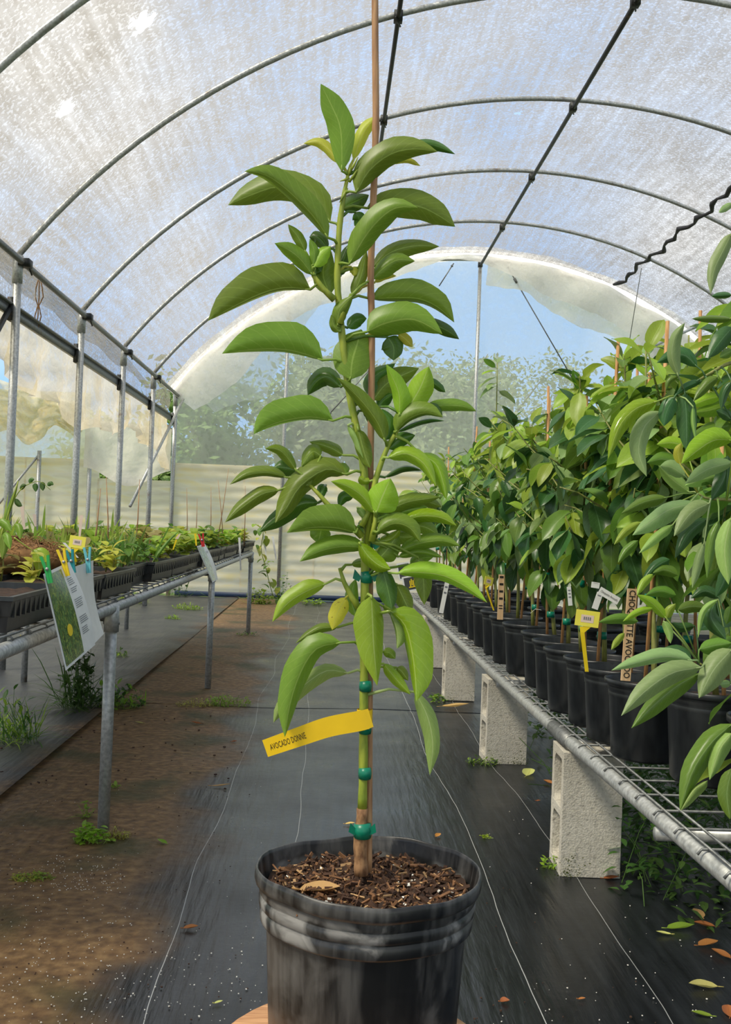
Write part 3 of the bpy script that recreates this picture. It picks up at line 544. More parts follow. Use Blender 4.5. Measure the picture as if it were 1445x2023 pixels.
HL = '''
a 712,512 705,300 660,180 603,65|57 65 66|6 10 mid
a 770,455 810,340 850,275 900,232|32 28 46|-8 -14 yellow
a 690,470 650,405 590,365 515,370|25 26 40|-6 -20 yellow
a 785,620 850,510 960,425 1080,398 1200,412|72 50 88|8 22 mid
a 1050,420 1120,375 1200,385 1290,425|24 26 45|-22 -40 dark
a 960,470 1040,455 1113,485|16 14 30|-20 -30 yellow
a 640,850 560,735 430,605 320,530 215,512|26 66 80|12 30 mid
a 650,770 560,640 400,590 250,632 130,685|62 78 100|-6 -40 mid
a 840,700 960,680 1100,690 1200,735 1290,795|74 62 88|-14 -40 mid
a 750,985 820,860 900,760 990,698 1100,698|66 52 80|16 34 mid
a 710,700 775,668 850,632|34 44 50|-12 -26 dark
a 780,720 800,760 775,790|30 30 32|-14 -20 dark
a 870,1000 960,925 1080,892 1210,895|36 46 62|-22 -40 mid
a 868,1060 930,1000 1000,962 1085,970|36 48 60|-10 -10 mid
a 878,1078 930,1050 990,1045|18 14 24|-26 -36 yellow
a 860,1162 980,1158 1100,1162 1200,1205 1285,1283|88 18 90|-12 -20 mid
a 840,1330 940,1285 1080,1268 1225,1342|84 62 100|8 20 mid
a 1100,1290 1180,1295 1250,1325 1310,1368|30 32 42|-22 -40 dark
a 1000,1340 1040,1370 1072,1408|24 24 30|-12 -16 yellow
b 945,170 975,220 975,290|46 56 60|-8 -6 dark
a 562,1040 500,960 440,912 368,878|36 40 52|10 24 mid
a 525,920 490,850 437,782|26 25 32|2 6 mid
a 566,990 570,920 548,855|22 22 26|8 8 mid
a 572,1000 600,940 655,893|28 44 48|10 6 bright
a 640,905 590,850 545,848|34 30 44|-8 -16 dark
a 650,1140 615,1030 650,900|48 56 58|-12 -18 mid
a 585,1000 610,1030 600,1080|34 34 38|-14 -18 dark
a 705,1045 722,960 752,880|26 28 40|-10 -20 dark
a 765,1145 808,1050 838,915|30 28 36|-4 -10 mid
a 760,1000 775,1025 770,1045|20 20 24|-8 -8 yellow
a 550,1115 420,1108 300,1138 150,1208 28,1275|12 128 130|4 14 mid
b 612,288 490,250 380,234 230,238 100,255|10 132 134|6 16 mid
b 755,385 765,290 790,205 810,130|92 88 98|10 -6 mid
a 690,1295 700,1220 768,1145|30 38 42|10 14 mid
a 700,1330 672,1300 657,1242|20 20 24|8 10 mid
a 740,1310 790,1268 838,1262|30 34 40|-14 -24 dark
b 705,425 640,372 580,400 537,467|42 44 74|-6 -22 dark
b 665,597 550,580 430,596 330,628 262,665|10 106 108|6 14 mid
b 930,697 890,600 800,482 685,375|30 46 62|18 26 mid
b 928,695 950,620 915,535|26 38 44|4 -6 dark
b 855,470 870,380 985,303|34 46 56|-8 -30 dark
b 870,490 950,400 1105,328|56 56 72|-10 -30 mid
b 1005,565 1000,450 937,308|30 48 54|12 18 bright
b 1060,515 1110,430 1155,320|52 62 70|6 10 bright
b 985,655 1050,590 1140,558 1228,580|62 12 78|14 26 mid
b 990,655 1080,612 1160,592 1235,597|8 16 50|6 10 dark
b 1130,530 1230,520 1320,522 1398,548|32 26 42|-4 -10 mid
b 1130,530 1185,535 1224,575|24 22 30|2 -4 dark
b 895,525 930,490 975,460|30 30 42|-14 -20 dark
b 822,545 850,565 848,610|20 22 28|-10 -14 dark
b 1150,380 1200,420 1240,452|20 18 30|-18 -24 dark
b 795,640 812,710 832,780 855,838|38 34 56|10 18 mid
b 742,620 775,660 800,720 822,790|8 22 30|8 14 pale
b 950,740 1010,690 1086,670|30 36 46|4 2 dark
b 948,785 1040,765 1130,815 1192,930|38 34 64|16 26 bright
b 1110,765 1190,815 1225,900 1245,1000|34 36 56|4 14 wet
b 930,885 1000,845 1060,835 1120,850|10 20 46|-8 -18 dark
b 478,848 430,780 385,742 320,738|26 26 48|8 16 mid
b 605,775 560,755 505,828|50 34 60|-2 2 mid
b 718,772 650,732 545,703|30 28 50|-8 -16 mid
b 430,885 330,862 230,875 140,922|16 34 60|0 8 mid
b 478,850 420,835 362,835|38 38 52|-6 -14 dark
b 390,950 300,972 200,1040 115,1115|34 36 58|4 14 mid
b 730,870 630,845 500,930 430,1040 371,1118|42 66 96|10 30 mid
b 590,1015 500,1022 390,1095 288,1165|44 46 66|-8 0 dark
b 735,872 715,840 690,815|24 28 40|-10 -16 mid
b 630,925 610,950 620,985|26 24 34|-10 -8 dark
b 782,1168 680,1145 560,1143 430,1168|14 108 112|22 34 mid
b 612,1130 600,1180 590,1222|46 48 54|-4 4 mid
b 830,1245 720,1238 600,1262 495,1315|28 56 74|20 36 mid
b 800,1220 850,1290 905,1335 962,1355|40 36 60|28 40 wet
b 900,1300 945,1250 1002,1172|52 56 64|16 10 mid
b 880,1068 820,985 740,930 655,905|32 36 58|26 36 bright
b 888,1062 915,990 960,890|66 80 84|30 34 bright
b 770,985 725,985 695,1038|24 28 36|-10 -12 dark
b 930,1062 1050,1010 1215,985|38 34 60|10 6 mid
b 1010,1112 1120,1082 1220,1092 1296,1132|34 28 52|14 22 wet
b 890,1165 980,1120 1060,1145 1112,1215|50 30 70|34 42 mid
b 920,1085 1020,1060 1150,1035|40 40 54|0 -8 mid
b 1000,1262 1110,1222 1220,1208 1315,1235|38 30 56|10 16 mid
b 1000,1290 1110,1266 1226,1293|26 18 44|6 6 mid
b 800,1120 820,1150 850,1215|34 38 48|2 6 dark
b 1060,1130 1140,1140 1205,1180|34 34 44|-6 -10 mid
b 855,905 820,900 800,880|24 22 36|8 8 bright
b 790,1040 815,1065 840,1110|16 18 30|12 12 pale
b 860,1130 880,1090 930,1040|34 30 50|6 10 mid
b 960,1180 1040,1190 1120,1180|30 34 46|0 -4 mid
b 870,1230 860,1180 880,1110|30 30 44|4 8 dark
b 900,1210 960,1200 1010,1150|26 30 44|10 14 bright
b 1000,1085 1080,1090 1160,1075|26 28 44|2 -4 bright
b 1080,1000 1150,1010 1220,1035|28 26 44|-12 -18 mid
b 760,1330 820,1320 880,1345|20 22 40|-4 0 mid
b 1060,1330 1110,1300 1180,1290|26 26 40|-14 -18 mid
c 885,152 1010,148 1150,168 1280,232 1396,320|60 28 78|24 44 bright
c 1000,60 1030,180 1037,333|46 48 52|6 12 mid
c 800,130 830,250 852,358|46 56 62|22 30 dark
c 880,215 920,300 962,388|44 44 52|-2 4 mid
c 472,212 370,252 260,320 168,430|32 56 68|6 20 bright
c 645,398 618,290 645,182|32 38 46|2 -8 mid
c 590,290 540,380 510,475|44 44 48|8 14 yspot
c 540,460 430,472 300,552|22 26 46|6 10 mid
c 560,548 420,585 330,720 270,900 240,1088|44 88 104|18 34 mid
c 600,722 480,708 350,790 220,915 175,1005|46 40 66|2 4 pale
c 735,282 742,420 748,560 768,795|54 98 104|26 40 bright
c 845,365 925,450 965,600 985,760 990,885|112 26 114|24 44 wet
c 838,372 872,450 885,520 880,583|52 10 60|16 22 pale
c 985,830 1055,970 1085,1130 1068,1305|42 46 54|6 14 pale
c 805,668 870,750 958,845|32 30 50|10 16 bright
c 800,600 840,608 872,640|26 26 34|0 4 mid
c 880,690 910,715 945,765|26 26 36|2 6 mid
c 800,340 850,360 880,420|24 26 40|2 6 mid
'''
for ln in HL.strip().splitlines():
    A, B, D = ln.split('|'); sec, *pts = A.split(); Lw, Rw, hw = map(float, B.split()); d0, d1, tone = D.split()
    leaf_geo(sec, [tuple(map(float, p.split(','))) for p in pts], Lw, Rw, hw, float(d0), float(d1), tone, PY, T, stems)
# dry leaf lying on the potting soil
def flat_leaf(c, l, w, ang, tone, label, tilt=0., curl=.25, z=0., kind='fallen_leaf', cat='leaf', group=None):
    mb = MB(); vs = []; uv = []; ca, sa = math.cos(ang), math.sin(ang)
    for i in range(9):
        t = i/8; ww = float(np.interp(t, *WT))*w
        for u in (-1, -.5, 0, .5, 1):
            x = (t-.5)*l; y = u*ww*(1-.25*curl*abs(u)); h = curl*(abs(u)**1.6*ww*.9+l*.35*(t-.45)**2)+tilt*(t-.2)*l*(t > .2)+.0012+.1*curl*ww*math.sin(t*9+u*3)
            vs.append((c[0]+x*ca-y*sa, c[1]+x*sa+y*ca, c[2]+z+max(.0008, h))); uv.append((.5+u/2, t))
    mb.add(vs, [(i*5+j, i*5+j+1, (i+1)*5+j+1, (i+1)*5+j) for i in range(8) for j in range(4)], uv)
    x, y = c[0]-.5*l*ca, c[1]-.5*l*sa; mb.tube([(x, y, vs[2][2]), (x-.18*l*ca-.04*l*sa, y-.18*l*sa+.04*l*ca, c[2]+z+.004)], [.0014, .0012], 5, True, (.5, .3))
    return tag(mb.build(kind, LM[tone], None, True, c), label, cat, group)
c = at(632, 1762, Z=zs+.008); flat_leaf(c, .050, .017, .05, 'drytan', 'pale tan dry leaf on the potting soil of the main tree', .1, .35)
c = at(760, 1672, Z=zs+.006); flat_leaf(c, .014, .006, .4, 'drytan', 'tiny round tan leaf on the soil behind the trunk', .2, .4)
# ------------------------------------------------------------------ right bench: blocks, rails, wire deck
BZ = .425; RX = .80
def block_mesh():
    mb = MB(); w, d, h = .19, .19, .39; t = .028; r = .012
    # outer walls and webs; two cores run through the block from the aisle side
    cz = [(t, h/2-.014), (h/2+.014, h-t)]
    y0, y1 = .032, d-.032
    def ring(x):     # front face outline pieces around the two cores (rounded core corners)
        return x
    for zb, zt in ((0, cz[0][0]), (cz[0][1], cz[1][0]), (cz[1][1], h)): mb.box((w/2, d/2, (zb+zt)/2), (w, d, zt-zb))
    for ya, yb in ((0, y0), (y1, d)): mb.box((w/2, (ya+yb)/2, h/2), (w-.0006, yb-ya-.0006, h-.0006))
    for zb, zt in cz:   # rounded corners inside each core
        for yy, sy in ((y0, 1), (y1, -1)):
            for zz, sz in ((zb, 1), (zt, -1)):
                pr = [(yy-sy*.001, zz-sz*.001)]+[(yy+sy*(r*2-r*2*math.sin(a)), zz+sz*(r*2-r*2*math.cos(a))) for a in (0, .4, .8, 1.2, 1.57)]
                n = len(pr); vs = [(x, p[0], p[1]) for x in (.002, w-.002) for p in pr]
                mb.add(vs, [tuple(range(n)), tuple(range(n, 2*n))]+[(i, (i+1) % n, n+(i+1) % n, n+i) for i in range(n)])
    return mb.mesh('concrete_block', M['concrete'], (0, 0, 0), False)
bme = block_mesh()
ords = ['nearest', 'second', 'third', 'fourth', 'fifth', 'sixth', 'seventh', 'eighth']
BLK = [(.772, 3.37), (.772, 4.96), (.775, 6.75), (.78, 8.3), (.79, 9.9)]
for k, (x, y) in enumerate(BLK):
    o = inst('concrete_block', bme, None, (x, y, 0), Matrix.Rotation((-.03, .02, -.01, .03, 0)[k], 3, 'Z')); ORG[o.name] = Vector((x, y, 0))
    bv = o.modifiers.new('bevel', 'BEVEL'); bv.width = .004; bv.segments = 2; bv.limit_method = 'ANGLE'
    tag(o, ('nearest concrete block holding up the right bench, moss at its foot', 'second concrete block under the right bench, weeds at its foot', 'third concrete block under the right bench rail', 'fourth concrete block under the right bench rail', 'farthest concrete block under the right bench rail')[k], 'block', 'concrete blocks under the right bench')
    for j in range(5 if k < 2 else 2):
        mb = MB(); a = random.uniform(0, .19); z = random.uniform(.012, .045)
        for i in range(26):
            p = Vector((x+a+random.gauss(0, .016), y-.002-random.random()*.004, abs(random.gauss(0, z)))); q = random.uniform(.003, .008); d = Vector((random.uniform(-1, 1), -.6, random.random())).normalized()*q; s_ = d.cross(Vector((0, 1, .3))).normalized()*q*.4
            mb.add([p, p+d*.5+s_, p+d, p+d*.5-s_], [(0, 1, 2, 3)])
        q = mb.build('moss', M['moss'], o); q.matrix_parent_inverse = o.matrix_basis.to_3x3().inverted().to_4x4(); q['kind'] = 'stuff'
# second row of blocks at the back edge
for k, y in enumerate((3.9, 5.8)):
    o = inst('concrete_block', bme, None, (1.95, y, 0)); tag(o, ('concrete block far under the right bench, nearer of the back pair', 'concrete block far under the right bench, farther of the back pair')[k], 'block', 'concrete blocks under the right bench')
rb = thing('plant_bench', 'low galvanized pipe bench with wire deck on the right, set on concrete blocks', 'bench', (RX, 2, 0))
mb = MB(); mb.tube([(RX+.03, 1.5, BZ-.01), (RX, 3.46, BZ-.01), (RX, 10.4, BZ-.01)], .0215, 12); mb.build('front_rail', M['galv'], rb)
mb = MB(); mb.tube([(RX, 3.40, BZ-.01), (RX, 3.66, BZ-.01)], .025, 12); mb.build('rail_joint', M['galvd'], rb)
mb = MB(); mb.tube([(2.05, 1.5, BZ-.01), (2.05, 10.4, BZ-.01)], .0215, 10); mb.build('back_rail', M['galv'], rb)
for y in (2.52, 3.55, 4.9, 6.6, 8.3, 10.2):
    mb = MB(); mb.tube([(RX, y, BZ-.045), (2.05, y, BZ-.045)], .017, 8); mb.build('cross_rail', M['galv'], rb)
for k in range(60):
    y = 1.6+k*.15
    mb = MB(); mb.tube([(RX-.012, y, BZ+.004), (RX-.002, y, BZ+.015), (2.05, y, BZ+.015)], .0035, 5); mb.build('deck_wire', M['galvd'], rb)
for x in (RX+.012, RX+.05, RX+.3, RX+.55, RX+.8, RX+1.1):
    mb = MB(); mb.tube([(x, 1.55, BZ+.018), (x, 10.4, BZ+.018)], .0035, 5); mb.build('deck_wire', M['galvd'], rb)

# ------------------------------------------------------------------ right bench: potted saplings
def leaf_lib(n=9):
    out = []
    for k in range(n):
        mb = MB(); vs = []; uv = []; cup = random.uniform(.1, .5); bend = random.uniform(.25, .95); w = random.uniform(.17, .23); tw = random.uniform(-.5, .5); ph = random.uniform(0, 6)
        p = Vector((0, .12, 0)); a = random.uniform(.1, .4); stp = .88/7
        for i in range(8):
            t = i/7; ww = float(np.interp(t, *WT))*w
            for u in (-1, -.5, 0, .5, 1):
                x = u*ww; h = cup*abs(u)*ww+.02*math.sin(t*9+u*2+ph)*abs(u); h += tw*x*t
                vs.append((x, p.y+h*math.sin(a)*.6, p.z+h*math.cos(a))); uv.append((.5+u/2, t))
            a -= bend/7; p = p+Vector((0, math.cos(a)*stp, math.sin(a)*stp))
        mb.add(vs, [(i*5+j, i*5+j+1, (i+1)*5+j+1, (i+1)*5+j) for i in range(7) for j in range(4)], uv)
        mb.tube([(0, 0, -.03), (0, .07, 0), (0, .13, .002)], [.012, .010, .008], 3, False, (.5, .3)); out.append(mb)
    return out
LIB = leaf_lib()
LME = {t: [mb.mesh('leaf', LM[t]) for mb in LIB] for t in ('bg', 'bgd', 'bgb', 'bgp', 'yellow', 'mid', 'bright', 'dry')}
PR, PHT = .128, .228
mb = MB(); mb.lathe([(0, .003), (.098, .003), (.104, .01), (.114, .175), (.1155, .178), (.1165, .188), (.1155, .191), (.118, .195), (.119, .204), (.1185, .208), (.1235, .211), (.1285, .214), (.1285, .226), (.125, .228), (.122, .222), (.118, .2), (.112, .17)], 40); POT = mb.mesh('pot', M['pot2'])
mb = MB(); mb.lathe([(.116, .0), (.08, .006), (.04, .003), (.0001, .008)], 18); SOIL = mb.mesh('soil', M['soil'])
def place_leaf(par, lib, p, az, el, ln, roll=0.):
    R = Matrix.Rotation(az-math.pi/2, 3, 'Z') @ Matrix.Rotation(el, 3, 'X') @ Matrix.Rotation(roll, 3, 'Y')
    return inst('leaf', random.choice(lib), par, p-ORG[par.name], R, ln)
def sapling(x, y, h, rad, n, label, z0=.30, stake=None, s=1., tones=('bg', 'bg', 'bgd', 'bgd', 'bgb', 'bgp'), ltop='bgb', droop=1., pot=True, name='potted_avocado_sapling'):
    b = Vector((x, y, BZ+.018)); t = thing(name, label, 'potted tree', b, 'avocado saplings on the right bench')
    if pot:
        inst('pot', POT, t, (0, 0, 0), None, s); inst('soil', SOIL, t, (0, 0, .2*s), None, s)
    lean = Vector((random.uniform(-.05, .05), random.uniform(-.05, .05), 0))
    def sp(k): return b+Vector((0, 0, .2*s+(h-.2*s)*k))+lean*k+Vector((.012*math.sin(k*7+x*9), .012*math.cos(k*6+y*5), 0))
    mb = MB(); mb.tube([sp(i/10) for i in range(11)], [.009-.006*i/10 for i in range(11)], 8); mb.build('stem', M['stem2'], t)
    if stake is None: stake = h+random.uniform(-.25, .12)
    mb = MB(); q = Vector((random.choice((-.02, .02)), -.012, 0)); mb.tube([b+q+Vector((0, 0, .15)), b+q+lean*.5+Vector((0, 0, stake*.5)), b+q+lean*.9+Vector((0, 0, stake))], .0058, 7); mb.build('stake', M['bamboo2'], t)
    for zz in (.30, .46):
        if random.random() < .75: mb = MB(); c = sp((zz-.2*s)/(h-.2*s))+q*.5; mb.tube([c-Vector((0, 0, .012)), c+Vector((0, 0, .012))], .0165, 9); mb.build('tie', M['tape'], t)
    brs = [[sp(z0/h+(1-z0/h)*i/8) for i in range(9)]]
    for k in range(8):
        k0 = random.uniform(.28, .8); az = random.uniform(0, 6.28) if k > 2 else random.uniform(2.2, 5.2); l = rad*random.uniform(.6, 1.15)
        p0 = sp(k0); p1 = p0+Vector((math.cos(az)*l*.6, math.sin(az)*l*.6, l*.45)); p2 = p0+Vector((math.cos(az)*l, math.sin(az)*l, l*random.uniform(.5, 1.)))
        brs.append([p0.lerp(p1, i/3) for i in range(4)]+[p1.lerp(p2, i/3) for i in range(1, 4)])
        mb = MB(); mb.tube(brs[-1][::2]+[brs[-1][-1]], [.0045, .004, .003, .002, .0015], 5); mb.build('branch', M['stem2'], t)
    ga = random.uniform(0, 6)
    for i in range(n):
        br = brs[0] if random.random() < .42 else random.choice(brs[1:]); k = random.random()**.75; f = k*(len(br)-1); j = min(int(f), len(br)-2); p = br[j].lerp(br[j+1], f-j)
        ga += 2.4+random.uniform(-.5, .5); topness = (p.z-b.z)/h
        el = random.gauss(-.6-1.0*(1-topness)*droop, .3)
        if k > .9 and random.random() < .6: el = random.uniform(.1, 1.0)
        ln = random.uniform(.115, .175)*(.8 if k > .9 else 1); tn = random.choice(tones)
        if topness > .86 and random.random() < .6: tn = ltop
        place_leaf(t, LME[tn], p, ga, el, ln, random.gauss(0, .4))
    return t
front = [(1.04, 2.80), (.945, 3.07), (.935, 3.32), (.935, 3.57), (.92, 3.83), (.93, 4.1), (.945, 4.42), (.93, 4.80), (.925, 5.16), (.93, 5.5), (.93, 5.86), (.94, 6.2), (.93, 6.6), (.94, 7.05), (.94, 7.5), (.95, 8.0), (.95, 8.6), (.96, 9.3)]
nth = ['second', 'third', 'fourth', 'fifth', 'sixth', 'seventh', 'eighth', 'ninth', 'tenth', 'eleventh', 'twelfth', 'thirteenth', 'fourteenth', 'fifteenth', 'sixteenth', 'seventeenth', 'eighteenth', 'nineteenth']
random.seed(21)
hts = [1.05, 1.18, 1.22, 1.24, 1.20, 1.16, 1.16, 1.18, 1.15, 1.18, 1.14, 1.16, 1.18, 1.2, 1.14, 1.16, 1.2, 1.2]
for k, (x, y) in enumerate(front):
    n = 80 if k == 0 else (150 if k < 7 else (120 if k < 12 else 85))
    sapling(x, y, hts[k], .25, n, f'avocado sapling in a black pot, {nth[k]} along the front row of the right bench',   .36 if 1 < k < 5 else .28, s=1. if k else 1.08)
for k, (x, y) in enumerate(((1.30, 2.95), (1.22, 3.25), (1.22, 3.55), (1.23, 3.9), (1.23, 4.3), (1.22, 4.75), (1.22, 5.25), (1.23, 5.8), (1.23, 6.5), (1.24, 7.3))):
    sapling(x, y, random.uniform(1.16, 1.34), .22, 70 if k < 6 else 50, f'leafy avocado sapling, {(["nearest"]+nth)[k]} along the second row of the right bench', .45)
for k, (x, y) in enumerate(((1.62, 3.3), (1.60, 3.8), (1.62, 4.4), (1.60, 5.0), (1.62, 5.7), (1.6, 6.6))):
    sapling(x, y, random.uniform(1.2, 1.4), .24, 55, f'leafy avocado sapling, {(["nearest"]+nth)[k]} along the back row of the right bench', .5, tones=('bg', 'bgb', 'bgb', 'bgd'))
# one tall thin shoot rising above the far end of the row
tt = sapling(1.02, 6.9, 1.72, .10, 26, 'tall thin avocado shoot rising above the far saplings', 1.0, 1.0, ltop='bgp', droop=.3)

# nearest tree at the right edge: its stem stands just outside the frame
NX, NY = 1.06, 2.40
nb_ = Vector((NX, NY, BZ+.018)); NTREE = thing('potted_avocado_tree', 'large-leaved avocado tree at the right edge, nearest on the bench', 'potted tree', nb_, 'avocado saplings on the right bench')
inst('pot', POT, NTREE, (0, 0, 0), None, 1.05); inst('soil', SOIL, NTREE, (0, 0, .21), None, 1.05)
mb = MB(); mb.tube([nb_+Vector((.01*math.sin(i), .01*math.cos(i*2), .2+.16*i)) for i in range(10)], [.012-.0008*i for i in range(10)], 9); mb.build('stem', M['stem2'], NTREE)
nst = []
for pl, Yb in (([(1510, 700), (1445, 717), (1420, 728), (1372, 757), (1340, 782)], 2.3), ([(1520, 1290), (1445, 1310), (1400, 1318), (1382, 1310)], 2.2), ([(1520, 1010), (1460, 990), (1400, 985), (1380, 975)], 2.35), ([(1520, 1450), (1455, 1428)], 2.2), ([(1530, 560), (1460, 480)], 2.3)):
    mb = MB(); q = catmull(pl, 12); mb.tube([nb_+Vector((0, 0, max(.3, at(*pl[0], Y=Yb).z-BZ-.1)))]+[at(p[0], p[1], Y=Yb+.01) for p in q], [.006]+[.0052-.003*i/11 for i in range(12)], 7); mb.build('branch', M['stem2'], NTREE); nst.append(([tuple(x) for x in q], 0))
NL = '''
d 925,370 870,480 815,600 797,740|34 42 50|30 60 bgp 2.3
d 930,190 885,220 845,246|18 20 26|20 40 bgp 2.3
d 925,745 860,748 800,752|18 20 40|0 0 bgd 2.35
d 925,890 800,885 682,888|26 16 46|0 30 bg 2.35
d 930,940 860,1020 780,1130|46 50 62|10 30 bgd 2.3
d 930,1080 850,1122|26 26 40|0 20 bg 2.3
d 600,1235 562,1120 578,1000 640,912|26 46 58|30 40 bgp 2.3
d 715,1180 640,1110 560,1115 470,1155|44 42 60|-10 -10 bgd 2.3
d 600,1235 545,1265 525,1320|16 16 24|20 20 bg 2.3
d 475,1388 340,1435 240,1545 173,1740|48 46 66|40 70 wet 2.3
d 490,1450 395,1545 360,1690 409,1845|44 56 66|20 50 bgp 2.3
d 575,1365 530,1450 512,1540|46 44 56|30 40 bgd 2.3
d 640,1340 650,1500 650,1690|58 56 66|10 30 bgd 2.3
d 690,1420 690,1520 708,1635|14 12 40|30 40 pale 2.3
d 840,1240 770,1295 690,1390|28 32 44|20 30 bg 2.3
d 740,1265 650,1300 585,1352|20 22 36|0 10 bgd 2.3
d 930,1625 820,1625 720,1685 618,1768|44 72 84|50 80 wet 2.25
d 925,1500 880,1465 830,1445|30 30 40|20 20 bgd 2.3
d 925,1270 880,1340 860,1440|24 26 40|30 30 bgd 2.3
d 612,1770 598,1700 620,1640|26 28 34|-20 -20 yellow 2.4
d 690,1410 780,1375 890,1350|32 32 44|-30 -40 bright 2.5
d 925,1400 800,1440 690,1460|40 40 60|-40 -30 mid 2.5
d 925,1530 800,1560 680,1600|46 40 60|-40 -30 bg 2.5
d 640,1660 560,1640 470,1650|34 36 48|-30 -30 bright 2.5
d 600,1800 520,1740 410,1760|40 42 56|-30 -20 bg 2.5
d 640,1840 560,1790 490,1780|40 42 56|0 0 bgp 2.45
d 930,1760 780,1800 640,1890|40 44 60|10 30 bgp 2.35
d 930,1830 830,1830 740,1900|44 44 60|-10 10 bg 2.4
d 900,1720 880,1850 800,1990|50 54 66|-10 0 bgd 2.35
e 1255,655 1130,636 1000,662 860,703|22 42 58|30 60 bgp 2.2
e 1250,650 1190,606 1100,600|24 24 50|0 0 bgd 2.2
e 1300,688 1160,715 1030,800 908,925|46 54 70|50 90 bgp 2.2
e 1290,718 1180,780 1060,880 958,985|46 40 62|20 60 bg 2.2
e 1450,600 1360,700 1288,838|64 56 78|30 60 bgp 2.2
e 1290,600 1370,580 1450,570|32 36 50|0 0 bg 2.2
e 1445,765 1410,768 1390,770|18 16 30|0 10 bgp 2.2
e 1450,965 1345,1060 1255,1200 1195,1388|48 56 92|30 80 bg 2.15
e 1450,1010 1390,1090 1340,1238|40 38 70|50 70 pale 2.15
e 1330,1240 1260,1290 1198,1388|34 8 50|60 82 pale 2.15
e 1450,1180 1425,1300 1440,1430|44 42 56|60 80 bg 2.1
f 830,110 620,150 400,260|60 44 84|0 30 bg 2.4
f 1120,170 880,215 680,340 505,470|100 64 124|30 60 bgp 2.35
f 890,370 740,470 568,642|56 30 70|50 80 pale 2.35
f 1240,165 1060,260 900,480|74 76 100|30 60 bgp 2.3
f 1220,310 1040,450 910,690|60 62 88|0 30 bgd 2.35
f 1450,300 1385,600 1422,940|80 84 120|60 90 pale 2.2
f 1330,330 1255,560 1215,880|46 48 66|30 50 bg 2.3
f 1190,540 1130,750 1075,975|42 42 60|20 40 bgp 2.35
f 590,345 450,430 330,560|36 36 56|-20 0 bgb 2.6
f 700,840 610,930 550,1040|36 36 52|-20 0 bgb 2.6
f 830,1260 700,1120 550,1035|44 44 64|0 20 bright 2.5
f 700,1165 560,1200 415,1290|30 32 50|10 30 bright 2.5
f 560,1290 380,1260 180,1297|48 44 66|-20 0 bg 2.5
f 800,1285 850,1380 870,1500|38 36 50|20 30 pale 2.45
f 830,1260 855,1190 920,1120|40 42 56|0 0 bgb 2.5
f 940,1180 1080,1145 1240,1170|50 54 70|0 0 bg 2.5
f 1300,1090 1255,1250 1400,1470|86 80 120|20 40 bgd 2.3
f 1320,1080 1180,1200 1130,1450|24 30 60|40 50 pale 2.3
f 430,1400 360,1480 305,1560|30 30 44|-20 0 bgb 2.55
f 920,1040 780,1000 630,1040|50 46 70|-40 -40 bg 2.6
f 1330,1060 1200,1000 1060,1070|46 50 70|-20 -20 bgd 2.5
f 860,700 740,760 600,900|54 50 76|-50 -40 bgd 2.6
f 940,850 820,800 700,830|50 50 70|-40 -40 bg 2.6
f 1100,1330 960,1350 880,1300|40 44 60|-20 -10 bgd 2.55
f 1060,500 1000,600 1010,680|50 50 70|-20 -10 bgb 2.5
f 1445,1140 1420,1230 1400,1320|40 40 60|0 0 bg 2.4
f 1400,780 1380,900 1300,1060|60 60 90|0 0 bgd 2.4
f 560,520 450,620 370,730|40 40 60|-40 -30 bg 2.65
g 1445,840 1330,860 1210,920|60 50 80|-20 0 bg 2.45
g 1400,740 1300,760 1220,790|30 34 50|10 20 pale 2.4
g 1240,820 1160,760 1090,690|30 34 50|-20 -10 pale 2.5
'''
for ln in NL.strip().splitlines():
    A, B, D = ln.split('|'); sec, *pts = A.split(); Lw, Rw, hw = map(float, B.split()); d0, d1, tone, Yl = D.split()
    leaf_geo(sec, [tuple(map(float, p.split(','))) for p in pts], Lw, Rw, hw, float(d0), float(d1), tone, float(Yl), NTREE, nst, nt_=10)
random.seed(5)
for k in range(70):
    z = random.uniform(.55, 1.75); a = random.uniform(2.4, 5.0); r = random.uniform(.02, .12)
    place_leaf(NTREE, LME[random.choice(('bg', 'bgd', 'bgb', 'bg'))], Vector((NX+.02+r*math.cos(a), NY+.12+r*math.sin(a), z)), a, random.uniform(-1.1, -.2), random.uniform(.12, .17), random.gauss(0, .4))

# ------------------------------------------------------------------ labels and signs in the pots
def card(name, label, c, w, h, mat, rotz=0., tilt=0., roll=0., cat='label', parts=(), th=.0015, group=None):
    t = thing(name, label, cat, c, group); R = Matrix.Rotation(rotz, 3, 'Z') @ Matrix.Rotation(roll, 3, 'Y') @ Matrix.Rotation(tilt, 3, 'X')
    mb = MB(); mb.box(c, (w, th, h), R); mb.build('board', mat, t, False)
    def put(nm, mt, vs, fs, k=1): mb = MB(); mb.add([Vector(c)+R @ Vector((x, -th*.5-.0004*k, z)) for x, z in vs], fs); return mb.build(nm, mt, t, False)
    return t, put, R
def rect(x0, z0, x1, z1): return [(x0, z0), (x1, z0), (x1, z1), (x0, z1)]
def strips(put, nm, mt, rows, k=2):
    vs = []; fs = []
    for r in rows: n = len(vs); vs += rect(*r); fs.append((n, n+1, n+2, n+3))
    return put(nm, mt, vs, fs, k)
